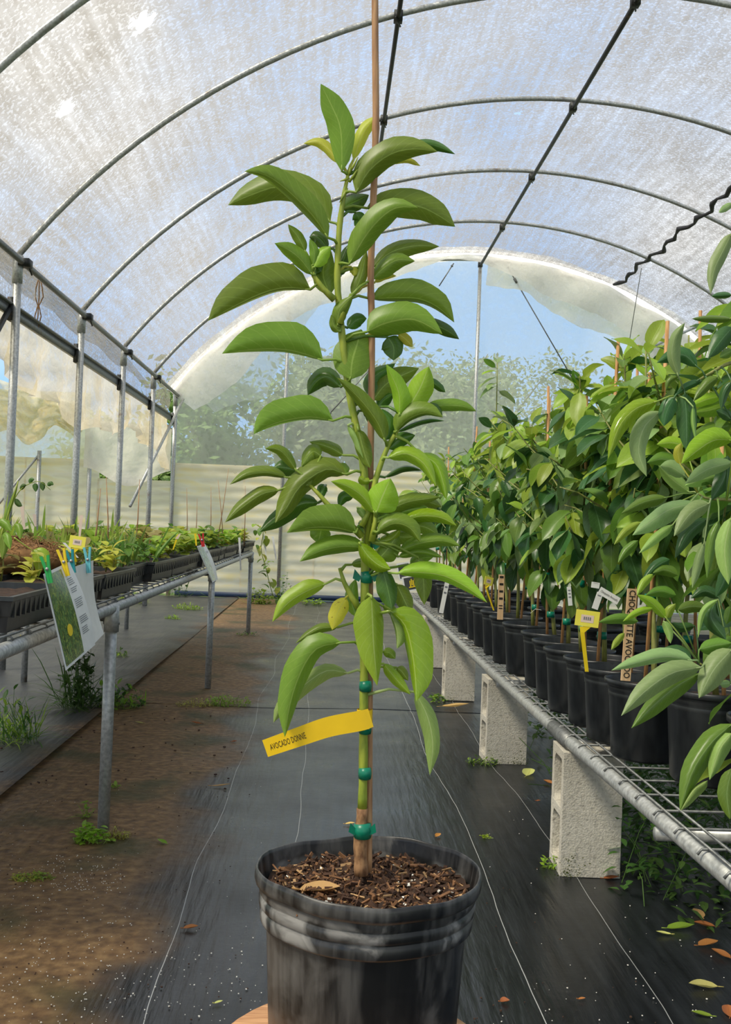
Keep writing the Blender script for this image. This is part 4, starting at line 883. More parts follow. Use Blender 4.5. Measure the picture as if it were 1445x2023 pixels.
def tlabel(label, px, py, Y, w, h, foot, rot=0., roll=.1):
    c = at(px, py, Y=Y); t, put, R = card('plant_label', label, c, w, h, M['lemon_p'], rot, 0, roll, 'label', group='yellow T-shaped plant labels')
    strips(put, 'sticker', M['pink_p'], [(-w*.27, -h*.25, w*.27, h*.22)], 1)
    strips(put, 'print', M['greyink_p'], [(-w*.16+i*w*.085, -h*.10, -w*.16+i*w*.085+w*.05, h*.10) for i in range(4)], 2)
    f = at(*foot, Y=Y+.01); a = c+R @ Vector((0, 0, -h*.5)); b = c+R @ Vector((-w*.13, 0, -h*.9))
    mb = MB(); mb.add([a+Vector((-w*.28, 0, 0)), a+Vector((w*.22, 0, 0)), b+Vector((w*.09, 0, 0)), b+Vector((-w*.09, 0, 0)), f+Vector((w*.08, 0, 0)), f+Vector((-w*.08, 0, 0))], [(0, 1, 2, 3), (3, 2, 4, 5)]); mb.build('spike', M['yellow_p'], t, False)
tlabel('large yellow T-shaped label stuck in a front pot', 1161, 1222, 2.93, .066, .044, (1160, 1327), 0, .1)
tlabel('small yellow T-shaped label far along the right bench', 966, 1148, 4.6, .040, .036, (976, 1206), .3, .2)
# wooden stake sign
c0, c1 = at(1240, 1163, Y=2.87), at(1246, 1345, Y=2.87); c = (c0+c1)/2; hh = (c0-c1).length
t, put, R = card('wooden_stake_sign', 'upright wooden stake sign painted CHOQUETTE AVOCADO', c, .0255, hh, M['signwood'], 0, 0, .04, 'sign', th=.006)
vs, fs = text_mesh('CHOQUETTE AVOCADO', 1., .012); xs = [q[0] for q in vs]; w = max(xs)-min(xs); mnx = min(xs)
put('lettering', M['ink_p'], [((q[1])*.0245, hh*.485-(q[0]-mnx)/w*hh*.955) for q in vs], fs, 2)
c0, c1 = at(991, 1135, Y=4.5), at(989, 1224, Y=4.5); c = (c0+c1)/2; hh = (c0-c1).length
t, put, R = card('wooden_stake_sign', 'smaller wooden stake sign half hidden in the leaves beside the small yellow label', c, .024, hh, M['signwood'], 0, 0, .0, 'sign', th=.006)
strips(put, 'lettering', M['ink_p'], [(-.008, hh*.42-i*.03, .008, hh*.42-i*.03+.009) for i in range(4)]+[(-.008, -hh*.2, .008, -hh*.2+.004), (-.008, -hh*.26, .008, -hh*.26+.004)])
def wtag(label, px, py, Y, w, h, roll, rows=3, text=None):
    c = at(px, py, Y=Y); t, put, R = card('plant_tag', label, c, w, h, M['white_p'], 0, 0, roll, 'tag', group='white plant tags on the right bench')
    if text:
        vs, fs = text_mesh(text, 1.); xs = [q[0] for q in vs]; ww = max(xs)-min(xs); put('lettering', M['ink_p'], [((q[0]-(max(xs)+min(xs))/2)/ww*w*.86, q[1]*h*.45) for q in vs], fs, 2)
    else: strips(put, 'print', M['greyink_p'], [(-w*.3, h*(.3-.18*i), w*.3, h*(.3-.18*i)+h*.05) for i in range(rows)])
wtag('narrow white tag hanging upright from a green stem', 1126, 1178, 3.3, .013, .058, -.12)
wtag('slanted white strap tag printed Avocado on a front stem', 1204, 1177, 2.92, .062, .021, .50, 1, 'Choquette Avocado')
wtag('white tag folded over a stem behind the slanted strap tag', 1177, 1156, 3.1, .024, .017, .12, 1)
wtag('white tag hanging down beside the slanted strap tag', 1181, 1187, 3.08, .018, .050, .3, 1)
wtag('white tag leaning over the rim of a far pot', 878, 1180, 6.3, .026, .19, .16, 2)
a = [at(p[0], p[1], Y=3.95) for p in ((1070, 1205), (1058, 1203), (1048, 1212), (1043, 1228), (1042, 1243))]
mb = MB(); mb.grid(lambda u, v: a[0].lerp(a[1], u*4) + Vector((0, .018*(v-.5), 0)) if u < .25 else (a[min(3, int(u*4))].lerp(a[min(4, int(u*4)+1)], u*4-int(u*4)) if u < 1 else a[4])+Vector((.004*(v-.5), .018*(v-.5), 0)), 8, 1); tag(mb.build('plant_tag', M['white_p'], None, True, a[2]), 'curled white tag drooping over a front pot', 'tag', 'white plant tags on the right bench')
for k, (px, py, Y, w, h, lb) in enumerate(((815, 1152, 7.6, .14, .11, 'dark framed price card with a yellow squiggle at the far end of the right bench'), (799, 1128, 8.0, .10, .13, 'white framed card behind the dark price card'))):
    c = at(px, py, Y=Y); t, put, R = card('sign_card', lb, c, w, h, M['white_p'], .25, -.1, -.2, 'sign')
    strips(put, 'panel', M['slate_p'], [(-w*.42, -h*.40, w*.42, h*.40)], 1)
    if k == 0: strips(put, 'squiggle', M['yellow_p'], [(-.02+i*.012, -.025+.01*(i % 2), -.012+i*.012, .02+.01*(i % 2)) for i in range(4)]+[(-.03, -.03, .03, -.022)], 3)
# ------------------------------------------------------------------ left bench
random.seed(11)
LX, LZ, LB = -.73, .785, -1.9
lb = thing('plant_bench', 'waist-high galvanized pipe bench on the left, covered in seedling trays', 'bench', (LX, 3.72, 0))
mb = MB(); mb.tube([(LX, 1.4, LZ-.02), (LX, 10.6, LZ-.02)], .019, 12); mb.build('front_rail', M['galv'], lb)
mb = MB(); mb.tube([(LB, 1.4, LZ-.02), (LB, 10.6, LZ-.02)], .019, 10); mb.build('back_rail', M['galv'], lb)
for y in (3.725, 6.94, 10.43):
    for x in (LX, LB):
        mb = MB(); mb.tube([(x, y, 0), (x, y, LZ-.02)], .0205, 12); mb.tube([(x, y, LZ-.10), (x, y, LZ-.01)], .026, 12); lg = mb.build('leg', M['galv'], lb)
        mb = MB(); mb.tube([(x+.028, y, LZ-.07), (x-.028, y, LZ-.07)], .006, 6); mb.build('bolt', M['galvd'], lg)
    mb = MB(); mb.tube([(LX, y, LZ-.05), (LB, y, LZ-.05)], .016, 8); mb.build('cross_rail', M['galvd'], lb)
for k in range(56):
    y = 1.9+k*.155
    mb = MB(); mb.tube([(LX+.012, y, LZ), (LX+.005, y, LZ+.01), (LB, y, LZ+.01)], .0035, 5); mb.build('deck_wire', M['galvd'], lb)
for x in (LX+.004, LX-.06, LX-.3, LX-.6, LX-.9):
    mb = MB(); mb.tube([(x, 1.6, LZ+.014), (x, 10.6, LZ+.014)], .0035, 5); mb.build('deck_wire', M['galvd'], lb)
# trays
TW, TL, TH = .272, .53, .085
def tray_mesh():
    mb = MB(); a, b, c, d = TW/2-.018, TL/2-.018, TW/2, TL/2
    def ringv(x, y, z): return [(-x, -y, z), (x, -y, z), (x, y, z), (-x, y, z)]
    lv = [ringv(a, b, 0), ringv(a+.004, b+.004, TH*.45), ringv(a+.008, b+.008, TH*.45), ringv(a+.014, b+.014, TH-.012), ringv(c, d, TH-.010), ringv(c, d, TH), ringv(c-.012, d-.012, TH), ringv(c-.016, d-.016, TH-.02)]
    vs = [q for r in lv for q in r]; mb.add(vs, [(3, 2, 1, 0)]+[(i*4+j, i*4+(j+1) % 4, (i+1)*4+(j+1) % 4, (i+1)*4+j) for i in range(7) for j in range(4)])
    for i in range(11):     # moulded ribs on the sides
        y = -b+.02+(2*b-.04)*i/10
        for s in (-1, 1): mb.box((s*(a+.010), y, TH*.66), (.008, .012, TH*.5))
    for i in range(6):
        x = -a+.02+(2*a-.04)*i/5
        for s in (-1, 1): mb.box((x, s*(b+.010), TH*.66), (.012, .008, TH*.5))
    return mb.mesh('seedling_tray', M['pot2'], (0, 0, 0), False)
tme = tray_mesh()
mb = MB(); mb.grid(lambda u, v: ((u-.5)*(TW-.03), (v-.5)*(TL-.03), TH-.016+.006*wob(u*9, v*13)), 8, 14); sme = mb.mesh('soil', M['soil'])
# seedling shapes
def blade(mb, p, d, l, w, n=5, droop=.6, cup=.2):
    d = Vector(d).normalized(); s = d.cross(Vector((0, 0, 1))); s = s.normalized() if s.length > .01 else Vector((1, 0, 0)); vs = []; uv = []; q = Vector(p)
    for i in range(n+1):
        t = i/n; ww = float(np.interp(t, *WT))*w
        for u in (-1, 0, 1): vs.append(q+s*u*ww+Vector((0, 0, cup*abs(u)*ww))); uv.append((.5+u/2, t))
        q = q+d*l/n; d = (d-Vector((0, 0, droop/n))).normalized()
    mb.add(vs, [(i*3+j, i*3+j+1, (i+1)*3+j+1, (i+1)*3+j) for i in range(n) for j in range(2)], uv)
def leafy(h, n, l, w, spread):
    mb = MB(); mb.tube([(0, 0, 0), (.006, 0, h*.5), (0, .006, h)], [.003, .0025, .001], 5, True, (.5, .3))
    for i in range(n):
        a = i*2.4+random.uniform(-.3, .3); k = random.uniform(.15, 1); e = random.uniform(-.1, .9)
        blade(mb, (0, 0, h*k), (math.cos(a)*math.cos(e), math.sin(a)*math.cos(e), math.sin(e)), l*random.uniform(.7, 1.2)*spread, w*random.uniform(.8, 1.2), 5, .8)
    return mb
def spiky(h, n):
    mb = MB()
    for i in range(n):
        a = random.uniform(0, 6.28); e = random.uniform(.75, 1.5); blade(mb, (random.uniform(-.03, .03), random.uniform(-.03, .03), 0), (math.cos(a)*math.cos(e), math.sin(a)*math.cos(e), math.sin(e)), h*random.uniform(.5, 1.1), .006, 5, .35, .8)
    return mb
KIND = {}
for tone in ('seed', 'seedd', 'seedy', 'seedr'):
    KIND['leafy', tone] = [leafy(random.uniform(.06, .11), 18, .062, .021, 1.).mesh('seedling', LM[tone]) for _ in range(4)]
    KIND['spiky', tone] = [spiky(random.uniform(.13, .2), 16).mesh('seedling', LM[tone]) for _ in range(4)]
    mbs = []
    for _ in range(4): q = MB(); blade(q, (0, 0, 0), (0, 1, .25), 1., .30, 6, .9, .25); q.tube([(0, -.1, -.05), (0, .05, 0)], .02, 4, False, (.5, .3)); mbs.append(q.mesh('leaf', LM[tone]))
    KIND['leaf', tone] = mbs
STEM = (lambda q: (q.tube([(0, 0, 0), (.006, 0, .05), (0, .004, .1)], [.003, .0026, .0012], 5), q.mesh('stem', M['stem2']))[1])(MB())
rows = 15; cnt = 0; trn = 0; zt = LZ+.018
WORD = ['first', 'second', 'third', 'fourth', 'fifth', 'sixth', 'seventh', 'eighth', 'ninth', 'tenth', 'eleventh', 'twelfth', 'thirteenth', 'fourteenth', 'fifteenth']
COLW = ['aisle-side', 'second', 'third', 'wall-side']
for r in range(rows):
    for cidx in range(4):
        x = LX-.13-cidx*.29+random.uniform(-.008, .008); y = 2.75+r*.545+random.uniform(-.01, .01)
        if y > 10.5: continue
        if cidx == 0 and r in (3,): x -= .05
        t = inst('seedling_tray', tme, None, (x, y, zt), Matrix.Rotation(random.uniform(-.035, .035), 3, 'Z')); ORG[t.name] = Vector((x, y, zt))
        tag(t, f'black seedling tray, {WORD[r]} in the {COLW[cidx]} column of the left bench', 'tray', 'seedling trays on the left bench')
        s_ = inst('soil', sme, t); trn += 1
        m_ = 6 if cidx == 0 else (5 if r < 8 else 3)
        for k in range(0 if (r == 0 and cidx == 0) else (2 if (r == 1 and cidx == 0) else m_)):
            px, py = x+random.uniform(-.09, .09), y-TL*.38+TL*.76*(k+.5)/m_
            far = r >= 7
            if far: kd, tn = ('leafy', random.choice(('seed', 'seedy', 'seed', 'seedd')))
            elif cidx == 0: kd, tn = (('leafy', random.choice(('seedy', 'seed', 'seedr'))) if r < 3 or r > 4 else (random.choice(('spiky', 'leafy')), random.choice(('seedd', 'seed'))))
            elif cidx == 1: kd, tn = (random.choice(('leafy', 'spiky')), random.choice(('seed', 'seedr', 'seed')))
            else: kd, tn = (random.choice(('spiky', 'spiky', 'leafy')), random.choice(('seedr', 'seedd', 'seed')))
            z = zt+TH-.014; sc_ = random.uniform(.85, 1.35); lab = f"{dict(seed='light green', seedd='deep green', seedy='yellow-green', seedr='bronze')[tn]} {dict(leafy='leafy', spiky='spiky')[kd]} seedling in the {WORD[r]} tray of the {COLW[cidx]} left bench column"; grp = f'{kd} seedlings in the left bench trays'
            if kd == 'leafy' and cidx == 0 and r < 5:
                sd_ = thing('seedling', lab, 'seedling', (px, py, z), grp); inst('stem', STEM, sd_)
                for i in range(15):
                    a = i*2.4; e = random.uniform(-.3, .7); R_ = Matrix.Rotation(a, 3, 'Z') @ Matrix.Rotation(e, 3, 'X'); inst('leaf', random.choice(KIND['leaf', tn]), sd_, (0, 0, random.uniform(.01, .1)), R_, random.uniform(.04, .075))
            else:
                o = inst('seedling', random.choice(KIND[kd, tn]), None, (px, py, z), Matrix.Rotation(random.uniform(0, 6.28), 3, 'Z'), sc_); tag(o, lab, 'seedling', grp)
            cnt += 1
# thin dry stems and canes standing above the trays
for k, (px, py, Y, h) in enumerate(((218, 1005, 5.2, 62), (270, 1005, 5.6, 58), (372, 1010, 8.5, 45), (418, 1012, 8.4, 50), (430, 1015, 8.0, 90), (445, 1010, 8.6, 62), (485, 1010, 9, 50), (388, 1012, 8.7, 28), (185, 1005, 4.6, 40))):
    a, b = at(px, py, Y=Y), at(px+(-8, 6, -3, -1, 22, -14, 0, 2, 14)[k], py-h, Y=Y); a.z = min(a.z, .95); a0 = Vector((a.x, a.y, zt+TH-.02))
    mb = MB(); mb.tube([a0, (a0+b)/2+Vector((.004, 0, 0)), b], [.004, .0035, .0015], 5); tag(mb.build('dry_stem', M['bamboo'], None, True, a0), ('tall thin dry stem standing among the seedlings beside the second left post', 'short reddish cane among the seedlings by the diagonal brace', 'thin upright cane left of the white tag cluster', 'straight dark cane near the far end of the left bench', 'long slanting cane at the far end of the left bench', 'crossing cane leaning left at the far end of the left bench', 'last thin cane beside the main tree foliage on the left bench', 'short stub cane at the far end of the left bench', 'slanting dry stem over the near trays')[k], 'cane', 'thin canes in the left bench trays')
# coir clump
c = Vector((-.98, 3.45, zt+TH+.05)); cc_ = thing('coir_clump', 'brown clump of coir fibre in a near tray on the left bench', 'coir clump', c)
mb = MB(); mb.grid(lambda u, v: c+Vector((.15*math.cos(u*6.283)*math.sin(v*3.14159), .10*math.sin(u*6.283)*math.sin(v*3.14159), .055*math.cos(v*3.14159)))*(1+.08*wob(u*9, v*7)), 24, 12); mb.build('core', M['coir'], cc_)
mb = MB()
for k in range(420):
    a, e = random.uniform(0, 6.28), random.uniform(-.2, 1.5); p = c+Vector((.15*math.cos(a)*math.cos(e), .10*math.sin(a)*math.cos(e), .055*math.sin(e))); b = random.uniform(0, 6.28); q = p+Vector((math.cos(b)*.035, math.sin(b)*.035, random.uniform(-.01, .02)))
    mb.tube([p, (p+q)/2+Vector((0, 0, .008)), q], .0011, 3, False)
mb.build('fibres', M['coir'], cc_)['kind'] = 'stuff'
# leafy sprig at the left edge and the sprig by the green peg
def sprig(name, label, path, Y, leaves, tone, r=.003):
    b = at(*path[0], Y=Y); t = thing(name, label, 'plant', b); mb = MB(); mb.tube([at(p[0], p[1], Y=Y) for p in catmull(path, 14)], [r*(1-.6*i/13) for i in range(14)], 6); mb.build('stem', M['stem'], t)
    SEC['z'] = (0, 0, 1)
    for l in leaves:
        pts, w, d = l; leaf_geo('z', pts, w, w, w*1.2, 0, d, tone, Y, t, None, nt_=8)
sprig('vine_sprig', 'green leafy sprig leaning in from the left edge over the trays', [(-10, 1110), (2, 1060), (15, 1020), (36, 950)], 2.9, [([(0, 1050), (8, 1075), (4, 1105)], 8, 20), ([(2, 1058), (14, 1062), (20, 1086)], 8, 30), ([(30, 1035), (38, 1045), (40, 1066)], 7, 20), ([(-5, 1030), (10, 1035), (22, 1050)], 8, 20), ([(8, 1030), (20, 1000), (36, 955)], 4, 0)], 'mid', .004)
sprig('vine_sprig', 'thin sprig with small round leaves over the left seedlings', [(20, 1000), (40, 968), (60, 955), (80, 952), (100, 968)], 3.6, [([(40, 968), (46, 960), (52, 958)], 4, 5), ([(68, 955), (70, 962), (71, 972)], 5, 5), ([(84, 952), (84, 960), (85, 970)], 5, 5), ([(58, 955), (62, 948), (68, 947)], 4, 5), ([(94, 960), (100, 955), (106, 958)], 4, 5), ([(30, 985), (36, 995), (44, 1000)], 5, 5)], 'weedd', .002)
sprig('vine_sprig', 'pale green drooping leaf sprig beside the green clothespin', [(28, 1062), (50, 1078), (66, 1088)], 3.15, [([(66, 1086), (76, 1100), (76, 1140)], 11, 20), ([(68, 1088), (88, 1095), (92, 1120)], 9, 10)], 'bright', .0025)
# printed sheets pegged to the rail
def sheet(label, q, Ys, img, imgu, th, rows_, bg='white_p', logo=True):
    TLp, TRp, BRp, BLp = q; c = at(*TLp, Y=Ys[0]); t = thing('laminated_sheet', label, 'sign', c, 'printed sheets pegged to the left bench')
    def sp(u, v, off=0.):
        a = at(*TLp, Y=Ys[0]).lerp(at(*TRp, Y=Ys[1]), u); b = at(*BLp, Y=Ys[2] if len(Ys) > 2 else Ys[0]).lerp(at(*BRp, Y=Ys[3] if len(Ys) > 2 else Ys[1]), u)
        n = (at(*TRp, Y=Ys[1])-at(*TLp, Y=Ys[0])).cross(at(*BLp, Y=Ys[0])-at(*TLp, Y=Ys[0])).normalized(); n = n if n.y < 0 else -n
        return a.lerp(b, v)+n*(off+.012*math.sin(v*3)*u)
    mb = MB(); mb.grid(sp, 6, 8); mb.grid(lambda u, v: sp(1-u, v, -.001), 6, 8); mb.build('card', M[bg], t)
    mb = MB(); mb.grid(lambda u, v: sp(imgu[0]+(imgu[1]-imgu[0])*u, .03+.94*v, .0012), 4, 8); ph = mb.build('photo', M[img], t)
    if rows_:
        mb = MB()
        for v0, n, l in rows_:
            for i in range(n):
                v = v0+i*.022; e = l*random.uniform(.75, 1.); mb.add([sp(imgu[1]+.07, v, .0014), sp(imgu[1]+.07+e, v, .0014), sp(imgu[1]+.07+e, v+.008, .0014), sp(imgu[1]+.07, v+.008, .0014)], [(0, 1, 2, 3)])
        mb.build('printed_text', M['greyink_p'], t, False)
    return t, sp, ph
t, sp, ph = sheet('laminated sheet with a large plant photo and yellow fruit, pegged to the left bench', ((86, 1134), (137, 1110), (187, 1274), (130, 1325)), (2.62, 2.88), 'print', (.04, .60), .001, ((.16, 4, .2), (.27, 3, .22), (.40, 5, .24), (.60, 4, .25), (.72, 4, .2)))
mb = MB(); mb.grid(lambda u, v: sp(.33+.075*math.cos(u*6.283)*v, .66+.065*math.sin(u*6.283)*v, .002), 14, 2); mb.build('fruit_picture', M['yellow_p'], ph)
sheet('laminated sheet of small print, pegged behind the large photo sheet', ((141, 1122), (184, 1107), (206, 1252), (166, 1292)), (2.92, 3.2), 'print2', (.04, .42), .001, ((.16, 7, .42), (.36, 9, .44), (.62, 9, .42)))
sheet('pale blue printed sheet pegged beside the second bench leg', ((389, 1079), (405, 1074), (430, 1145), (420, 1151)), (5.66, 6.02), 'print2', (.06, .6), .001, ((.2, 3, .25),))
def peg(label, a, b, Y, mat, w=.012):
    A, B = at(*a, Y=Y), at(*b, Y=Y); t = thing('clothespin', label, 'clothespin', A, 'clothespins on the left bench'); d = (B-A); l = d.length; d.normalize(); s = Vector((1, .0, 0)); s = (s-d*s.dot(d)).normalized(); n = d.cross(s); R = Matrix((s, n, d)).transposed()
    for k in (-1, 1):
        mb = MB(); mb.add([A+s*(k*w*.62-w*.22)+n*y for y in (-.004, .004)]+[A+s*(k*w*.62+w*.22)+n*y for y in (-.004, .004)]+[A+d*l*.5+s*(k*w*.25-w*.24)+n*y for y in (-.004, .004)]+[A+d*l*.5+s*(k*w*.25+w*.24)+n*y for y in (-.004, .004)]+[B+s*(k*w*.22-w*.2)+n*y for y in (-.004, .004)]+[B+s*(k*w*.22+w*.2)+n*y for y in (-.004, .004)],
            [(0, 2, 6, 4), (4, 6, 10, 8), (1, 5, 7, 3), (5, 9, 11, 7), (0, 4, 5, 1), (4, 8, 9, 5), (2, 3, 7, 6), (6, 7, 11, 10), (0, 1, 3, 2), (8, 10, 11, 9)]); mb.build('jaw', mat, t, False)
    mb = MB(); c = A+d*l*.48; mb.tube([c-n*.006, c+n*.006], w*.3, 8); mb.build('spring', M['galv'], t)
peg('green clothespin holding the large photo sheet', (88, 1098), (100, 1152), 2.61, M['green_p'], .014); peg('yellow clothespin on the large photo sheet', (120, 1084), (134, 1138), 2.80, M['yellow_p'], .014)
peg('dark teal clothespin between the two near sheets', (137, 1086), (146, 1132), 2.91, M['teal_p'], .014); peg('light blue clothespin on the small print sheet', (172, 1081), (176, 1132), 3.10, M['sky_p'], .014)
peg('red clothespin holding the pale blue sheet', (397, 1054), (402, 1080), 5.72, M['red_p'], .02)
tlabel('yellow T-shaped label behind the clothespins on the left bench', 153, 1071, 3.25, .048, .036, (150, 1110), 0, .12)
def stick(label, a, b, Y, w, mat, top=None):
    A, B = at(*a, Y=Y), at(*b, Y=Y); t = thing('stick_label', label, 'label', B, 'stick labels in the left bench trays'); x = Vector((w/2, 0, 0)); y = Vector((0, .0012, 0))
    mb = MB(); mb.add([B-x*.6, B+x*.6, A+x, A-x, B-x*.6+y, B+x*.6+y, A+x+y, A-x+y], [(0, 1, 2, 3), (5, 4, 7, 6), (3, 2, 6, 7), (0, 3, 7, 4), (1, 5, 6, 2)]); mb.build('stick', mat, t, False)
    if top: d = (A-B)*.3; mb = MB(); mb.add([A-d-x*1.5-y, A-d+x*1.5-y, A+x*1.2-y+Vector((.008, 0, .006)), A-x*1.2-y+Vector((.008, 0, .0))], [(0, 1, 2, 3)]); mb.build('head', top, t, False)
for a in (('pinkish wooden stick label in the nearest left seedlings', (43, 1000), (48, 1046), 4.0, .014, M['pink_p']), ('short pink stick label beside the first left post', (68, 1016), (70, 1040), 4.3, .014, M['pink_p']), ('tall pink stick label right of the yellow T-shaped label', (161, 1018), (157, 1062), 4.1, .013, M['pink_p']), ('cream flag label standing at the tray edge', (352, 1056), (342, 1086), 5.0, .010, M['yellow_p'], M['pink_p']), ('yellow stick label beside the red clothespin', (386, 1054), (388, 1078), 5.9, .012, M['yellow_p']), ('white stick leaning across the yellow T-shaped label', (126, 1072), (154, 1102), 3.5, .010, M['white_p']), ('long white strip hanging from the far trays', (473, 1062), (476, 1127), 8.6, .018, M['white_p']), ('white strip at the end of the left bench, left of two', (521, 1056), (526, 1098), 10.3, .022, M['white_p']), ('white strip at the end of the left bench, right of two', (539, 1060), (546, 1106), 10.3, .022, M['white_p'])): stick(*a)

# ------------------------------------------------------------------ weeds, vines, fallen leaves, debris
random.seed(3)
def weed(label, px, py, w, h, n, tones, l=.03, ww=.008, blades=.3, yspread=None, Z=0., name='weed_clump'):
    c = at(px, py, Z=Z); sc_ = F/c.y; rx, hh = w/sc_, h/sc_; ry = yspread or rx*.6; t = thing(name, label, 'weed', c, 'weeds on the greenhouse floor')
    for k, tone in enumerate(tones):
        mb = MB()
        for i in range(n//len(tones)):
            a = random.uniform(0, 6.28); r = math.sqrt(random.random()); p = c+Vector((rx*r*math.cos(a), ry*r*math.sin(a), 0)); z = hh*random.random()*(1-.6*r*r)
            b = random.uniform(0, 6.28); e = random.uniform(.2, 1.3) if random.random() < blades else random.uniform(-.2, .7)
            bl = random.random() < blades
            blade(mb, p+Vector((0, 0, 0 if bl else z)), (math.cos(b)*math.cos(e), math.sin(b)*math.cos(e), math.sin(e)), (hh*random.uniform(.6, 1.1) if bl else l*random.uniform(.6, 1.3)), ww*(.35 if bl else 1), 3, .7, .15)
            if not bl and i % 3 == 0: mb.tube([p, p+Vector((random.gauss(0, .01), random.gauss(0, .01), z))], .0012, 3, False, (.5, .3))
        q = mb.build('foliage', LM[tone], t); q['kind'] = 'stuff'
for a in (('bright green round-leaved weed at the foot of the nearest left bench leg', 182, 1662, 36, 34, 130, ('weed', 'bright'), .022, .010, .05), ('dry yellowish weed tuft beside the nearest left bench leg', 232, 1655, 26, 22, 140, ('seedy', 'seedr'), .010, .003, .1),
          ('wide low weed mat at the foot of the second left bench leg', 450, 1392, 46, 20, 260, ('weed', 'seed'), .018, .006, .3), ('dry pinkish weed patch left of the second left bench leg', 385, 1394, 36, 15, 200, ('seedr', 'seedy'), .014, .004, .2),
          ('low weed at the foot of the far left bench leg', 490, 1255, 22, 8, 80, ('weedd', 'weed'), .02, .006, .4), ('fresh green grass tuft under the left bench by the end wall', 262, 1192, 30, 26, 220, ('weed', 'seed'), .05, .008, .8),
          ('green moss mound on the cloth left of center under the bench', 370, 1204, 30, 12, 220, ('weed', 'weed'), .03, .01, .6), ('small green tuft in front of the moss mound', 340, 1224, 16, 9, 120, ('weed',), .03, .008, .7),
          ('grass tuft on the grey cloth behind the nearest left leg', 236, 1297, 18, 16, 90, ('weedd', 'weed'), .03, .006, .8), ('brownish grass tuft at the far left edge under the bench', 48, 1275, 24, 18, 120, ('seedr', 'weedd'), .04, .005, .8),
          ('dark leafy weed hanging beneath the pegged sheets', 150, 1400, 34, 160, 300, ('weedd', 'weedd'), .06, .012, .35), ('leafy weeds trailing right of the sheets under the bench', 230, 1395, 60, 50, 240, ('weedd', 'weed'), .05, .010, .4),
          ('tall dark grass clump at the lower left edge', 18, 1465, 60, 110, 240, ('weedd', 'weed'), .06, .008, .75), ('creeping moss on the soil at the lower left', 62, 1735, 40, 10, 160, ('weed', 'seedy'), .010, .004, .2),
          ('small green sprig right of the nearest left bench leg', 223, 1556, 10, 8, 16, ('weed',), .02, .007, .1), ('thin seedling standing left of the nearest bench leg', 172, 1615, 8, 40, 26, ('weed',), .02, .006, .3),
          ('weeds along the end wall below the left bench', 512, 1192, 26, 34, 160, ('weed', 'seed'), .06, .02, .3), ('small weed at the end wall left of the trunk', 620, 1194, 24, 12, 80, ('weed',), .05, .02, .4), ('tall weed stalk by the end wall post', 560, 1190, 20, 60, 90, ('weedd', 'weed'), .06, .02, .2),
          ('thin climbing weed on the end wall behind the second leg', 350, 1180, 20, 90, 90, ('weedd',), .06, .02, .2), ('fern-like weed at the foot of the nearest concrete block', 1092, 1715, 22, 26, 60, ('weed', 'bright'), .022, .005, .3), ('weeds at the foot of the second concrete block', 955, 1510, 30, 16, 110, ('weed', 'weedd'), .02, .006, .4),
          ('weed at the foot of the third concrete block', 865, 1385, 16, 14, 60, ('weed', 'seedd'), .03, .01, .4), ('tiny green sprig on the cloth beside the main pot', 960, 1655, 8, 8, 14, ('bright',), .014, .006, 0), ('drooping vine leaves below the far saplings by the end wall', 690, 1180, 10, 40, 40, ('weedd',), .07, .025, .1)):
    weed(*a)
for k, (x, y, z) in enumerate(((1.28, 3.18, .36), (1.2, 3.42, .30), (1.4, 4.0, .3), (1.3, 4.5, .3), (1.3, 5.6, .3))):
    t = thing('weed_thicket', ('tangled dark weeds under the nearest end of the right bench', 'trailing dark vines beside the nearest concrete block', 'dark weeds deep under the right bench behind the nearest block', 'dark weeds under the bench between the first two blocks', 'dark weeds under the bench behind the second block')[k], 'weed', (x, y, 0), 'weeds under the right bench'); mb = MB()
    for i in range(800):
        p = Vector((x+random.uniform(-.28, .5), y+random.uniform(-.25, .5), z*random.random()**1.5)); b = random.uniform(0, 6.28); e = random.uniform(-.5, .6); blade(mb, p, (math.cos(b)*math.cos(e), math.sin(b)*math.cos(e), math.sin(e)), random.uniform(.025, .06), random.uniform(.006, .013), 3, .7)
    for i in range(24):
        p = Vector((x+random.uniform(-.3, .4), y+random.uniform(-.3, .4), 0)); q = p+Vector((random.gauss(0, .12), random.gauss(0, .12), z*random.random())); mb.tube([p, (p+q)/2+Vector((0, 0, .03)), q], .0016, 3, False, (.5, .3))
    q = mb.build('foliage', LM['weedd'], t); q['kind'] = 'stuff'
